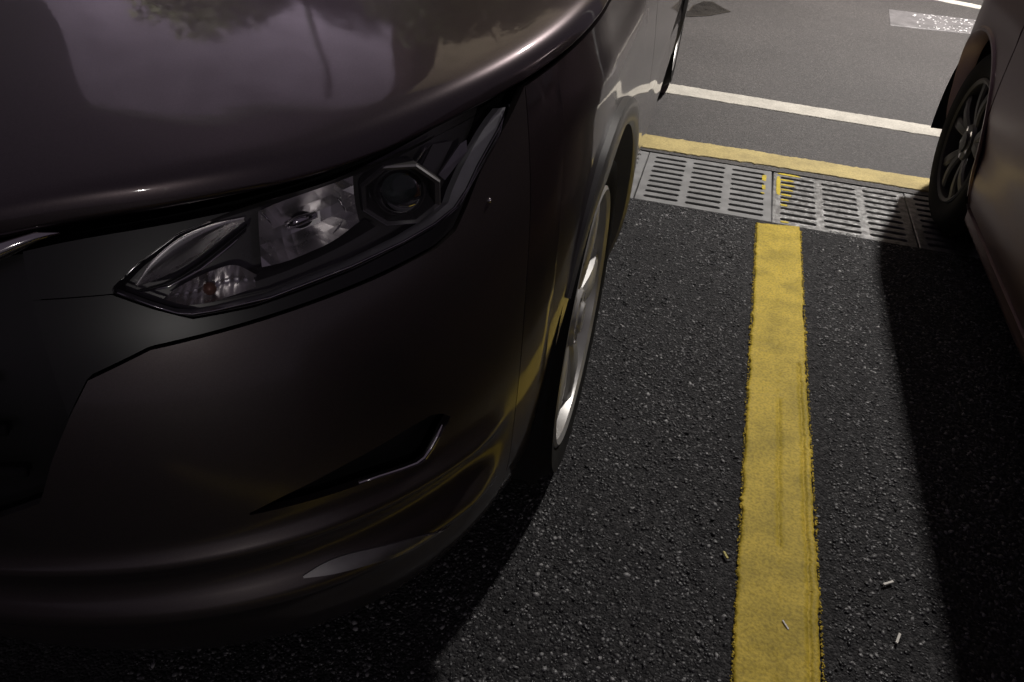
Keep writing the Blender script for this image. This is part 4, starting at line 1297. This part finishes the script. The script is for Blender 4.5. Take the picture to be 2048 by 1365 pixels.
for mir in (True, False):
    panel(RBd, 'front_bumper', dense(.0005, .70, 40), .2, .62, M['paint2'], carR, rows=14, mirror=mir)
    panel(RBd, 'fender', dense(.703, 1.20, 20, at1), lambda t: arch2(t, .23), deck, M['paint2'], carR, rows=18, mirror=mir, off=fl)
    panel(RBd, 'headlight', dense(.25, .70, 30), .625, lambda t: deck(t) - .06, M['lens'], carR, rows=8, mirror=mir)
    panel(RBd, 'nose', dense(.0005, .70, 30), .625, deck, M['black_gloss'], carR, off=-.03, rows=8, mirror=mir)
    panel(RBd, 'front_door', dense(1.204, 1.55, 24), .23, deck, M['paint2'], carR, rows=18, mirror=mir, off=fl)
    panel(RBd, 'rear_door', dense(1.553, 1.86, 24), .23, deck, M['paint2'], carR, rows=18, mirror=mir, off=fl)
    panel(RBd, 'rear_quarter', dense(1.863, 2.62, 40, at2), lambda t: arch2(t, .23), deck, M['paint2'], carR, rows=24, mirror=mir, off=fl)
    panel(RBd, 'rear_bumper', dense(2.623, 2.9999, 30), .23, deck, M['paint2'], carR, rows=14, mirror=mir)
    panel(RBd, 'tail_lamp', dense(2.45, 2.8, 24), .72, .88, M['tail'], carR, off=.006, rows=8, mirror=mir)
    # side skirt with a rounded ridge
    panel(RBd, 'side_skirt', dense(RBd.t_at_u(-AR2 - .012), RBd.t_at_u(-WB2 + AR2 + .012), 30), .15, .226, M['paint2'], carR, rows=12, mirror=mir,
          off=lambda T, Z: .006 + .016 * np.exp(-((Z - .195) / .020) ** 2))
    for c0 in (0.0, -WB2):
        # rolled lip
        vs = []
        prof = [(AR2 + .012, .000), (AR2 + .006, .006), (AR2 - .002, .006), (AR2 - .006, -.004), (AR2 - .012, -.05)]
        for i in range(61):
            a = math.radians(-18) + math.radians(216) * i / 60
            for r_, o_ in prof:
                u_ = c0 + r_ * math.cos(a); z_ = max(AZ2 + r_ * math.sin(a), .2)
                q = RBd.off(np.array(RBd.t_at_u(u_, z_)), np.array(z_), np.array(o_))
                vs.append((q[0], q[1] * (-1 if mir else 1), q[2]))
        fs = grid_faces(61, len(prof))
        mobj('arch_lip', vs, fs if mir else [f[::-1] for f in fs], M['paint2'], carR, True, sharp=40)
        vs = []
        for i in range(41):
            a = math.pi * 1.15 * i / 40 - .075 * math.pi
            for o_ in (-.01, -.28):
                vs.append((c0 + (AR2 + .008) * math.cos(a), (.87 + o_) * (-1 if mir else 1), AZ2 + (AR2 + .008) * math.sin(a)))
        mobj('arch_liner', vs, grid_faces(41, 2), M['void'], carR)
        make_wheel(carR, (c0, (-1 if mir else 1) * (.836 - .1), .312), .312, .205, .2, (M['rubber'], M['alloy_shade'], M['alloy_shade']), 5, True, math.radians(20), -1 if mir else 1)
    panel(RBd, 'inner_body', dense(.001, 2.99, 80), lambda t: max(.2, arch2(t, .2) + .02), lambda t: deck(t) - .02, M['void'], carR, off=-.06, skirt=0, rows=8, mirror=mir)
bm = bmesh.new()
add_box(bm, (-1.3, 0, .24), (3.6, 1.36, .14))
bobj('underbody', bm, M['void'], carR)
def deck_cap(name, ta, tb, mat):
    ts = np.linspace(ta, tb, 40)
    vs = []
    for t in ts:
        e = RBd.pos(max(t, 1e-4), deck(t))
        for k in range(13):
            r = k / 12
            vs.append((e[0], e[1] * (1 - 2 * r), e[2] + .05 * math.sin(math.pi * r) ** .7))
    return mobj(name, vs, grid_faces(40, 13), mat, carR)
deck_cap('hood', .0005, 1.25, M['paint2'])
deck_cap('boot_lid', 1.9, 2.9999, M['paint2'])
cabin(RBd, carR, [(.94, -.30, -3.05, .80), (1.0, -.42, -3.0, .775), (1.2, -.82, -2.75, .68), (1.34, -1.12, -2.52, .61), (1.41, -1.35, -2.30, .54), (1.44, -1.6, -2.1, .40), (1.445, -1.7, -2.0, .25)], M['paint2'], M['window'])
for s in (1, -1):
    def q(u, z):
        w = float(np.interp(z, [1.0, 1.2, 1.34], [.775, .68, .61])) + .006
        return (u, s * w, z)
    for a in ([q(-.80, 1.01), q(-1.58, 1.01), q(-1.58, 1.33), q(-1.22, 1.33)], [q(-1.63, 1.01), q(-2.60, 1.01), q(-2.40, 1.33), q(-1.63, 1.33)]):
        side_glass(carR, a if s < 0 else a[::-1], M['window'], 'window')
side_glass(carR, [(-.47, -.66, 1.015), (-.47, .66, 1.015), (-1.10, .52, 1.335), (-1.10, -.52, 1.335)], M['window'], 'windscreen')
side_glass(carR, [(-2.98, .62, 1.015), (-2.98, -.62, 1.015), (-2.54, -.5, 1.335), (-2.54, .5, 1.335)], M['window'], 'rear_window')
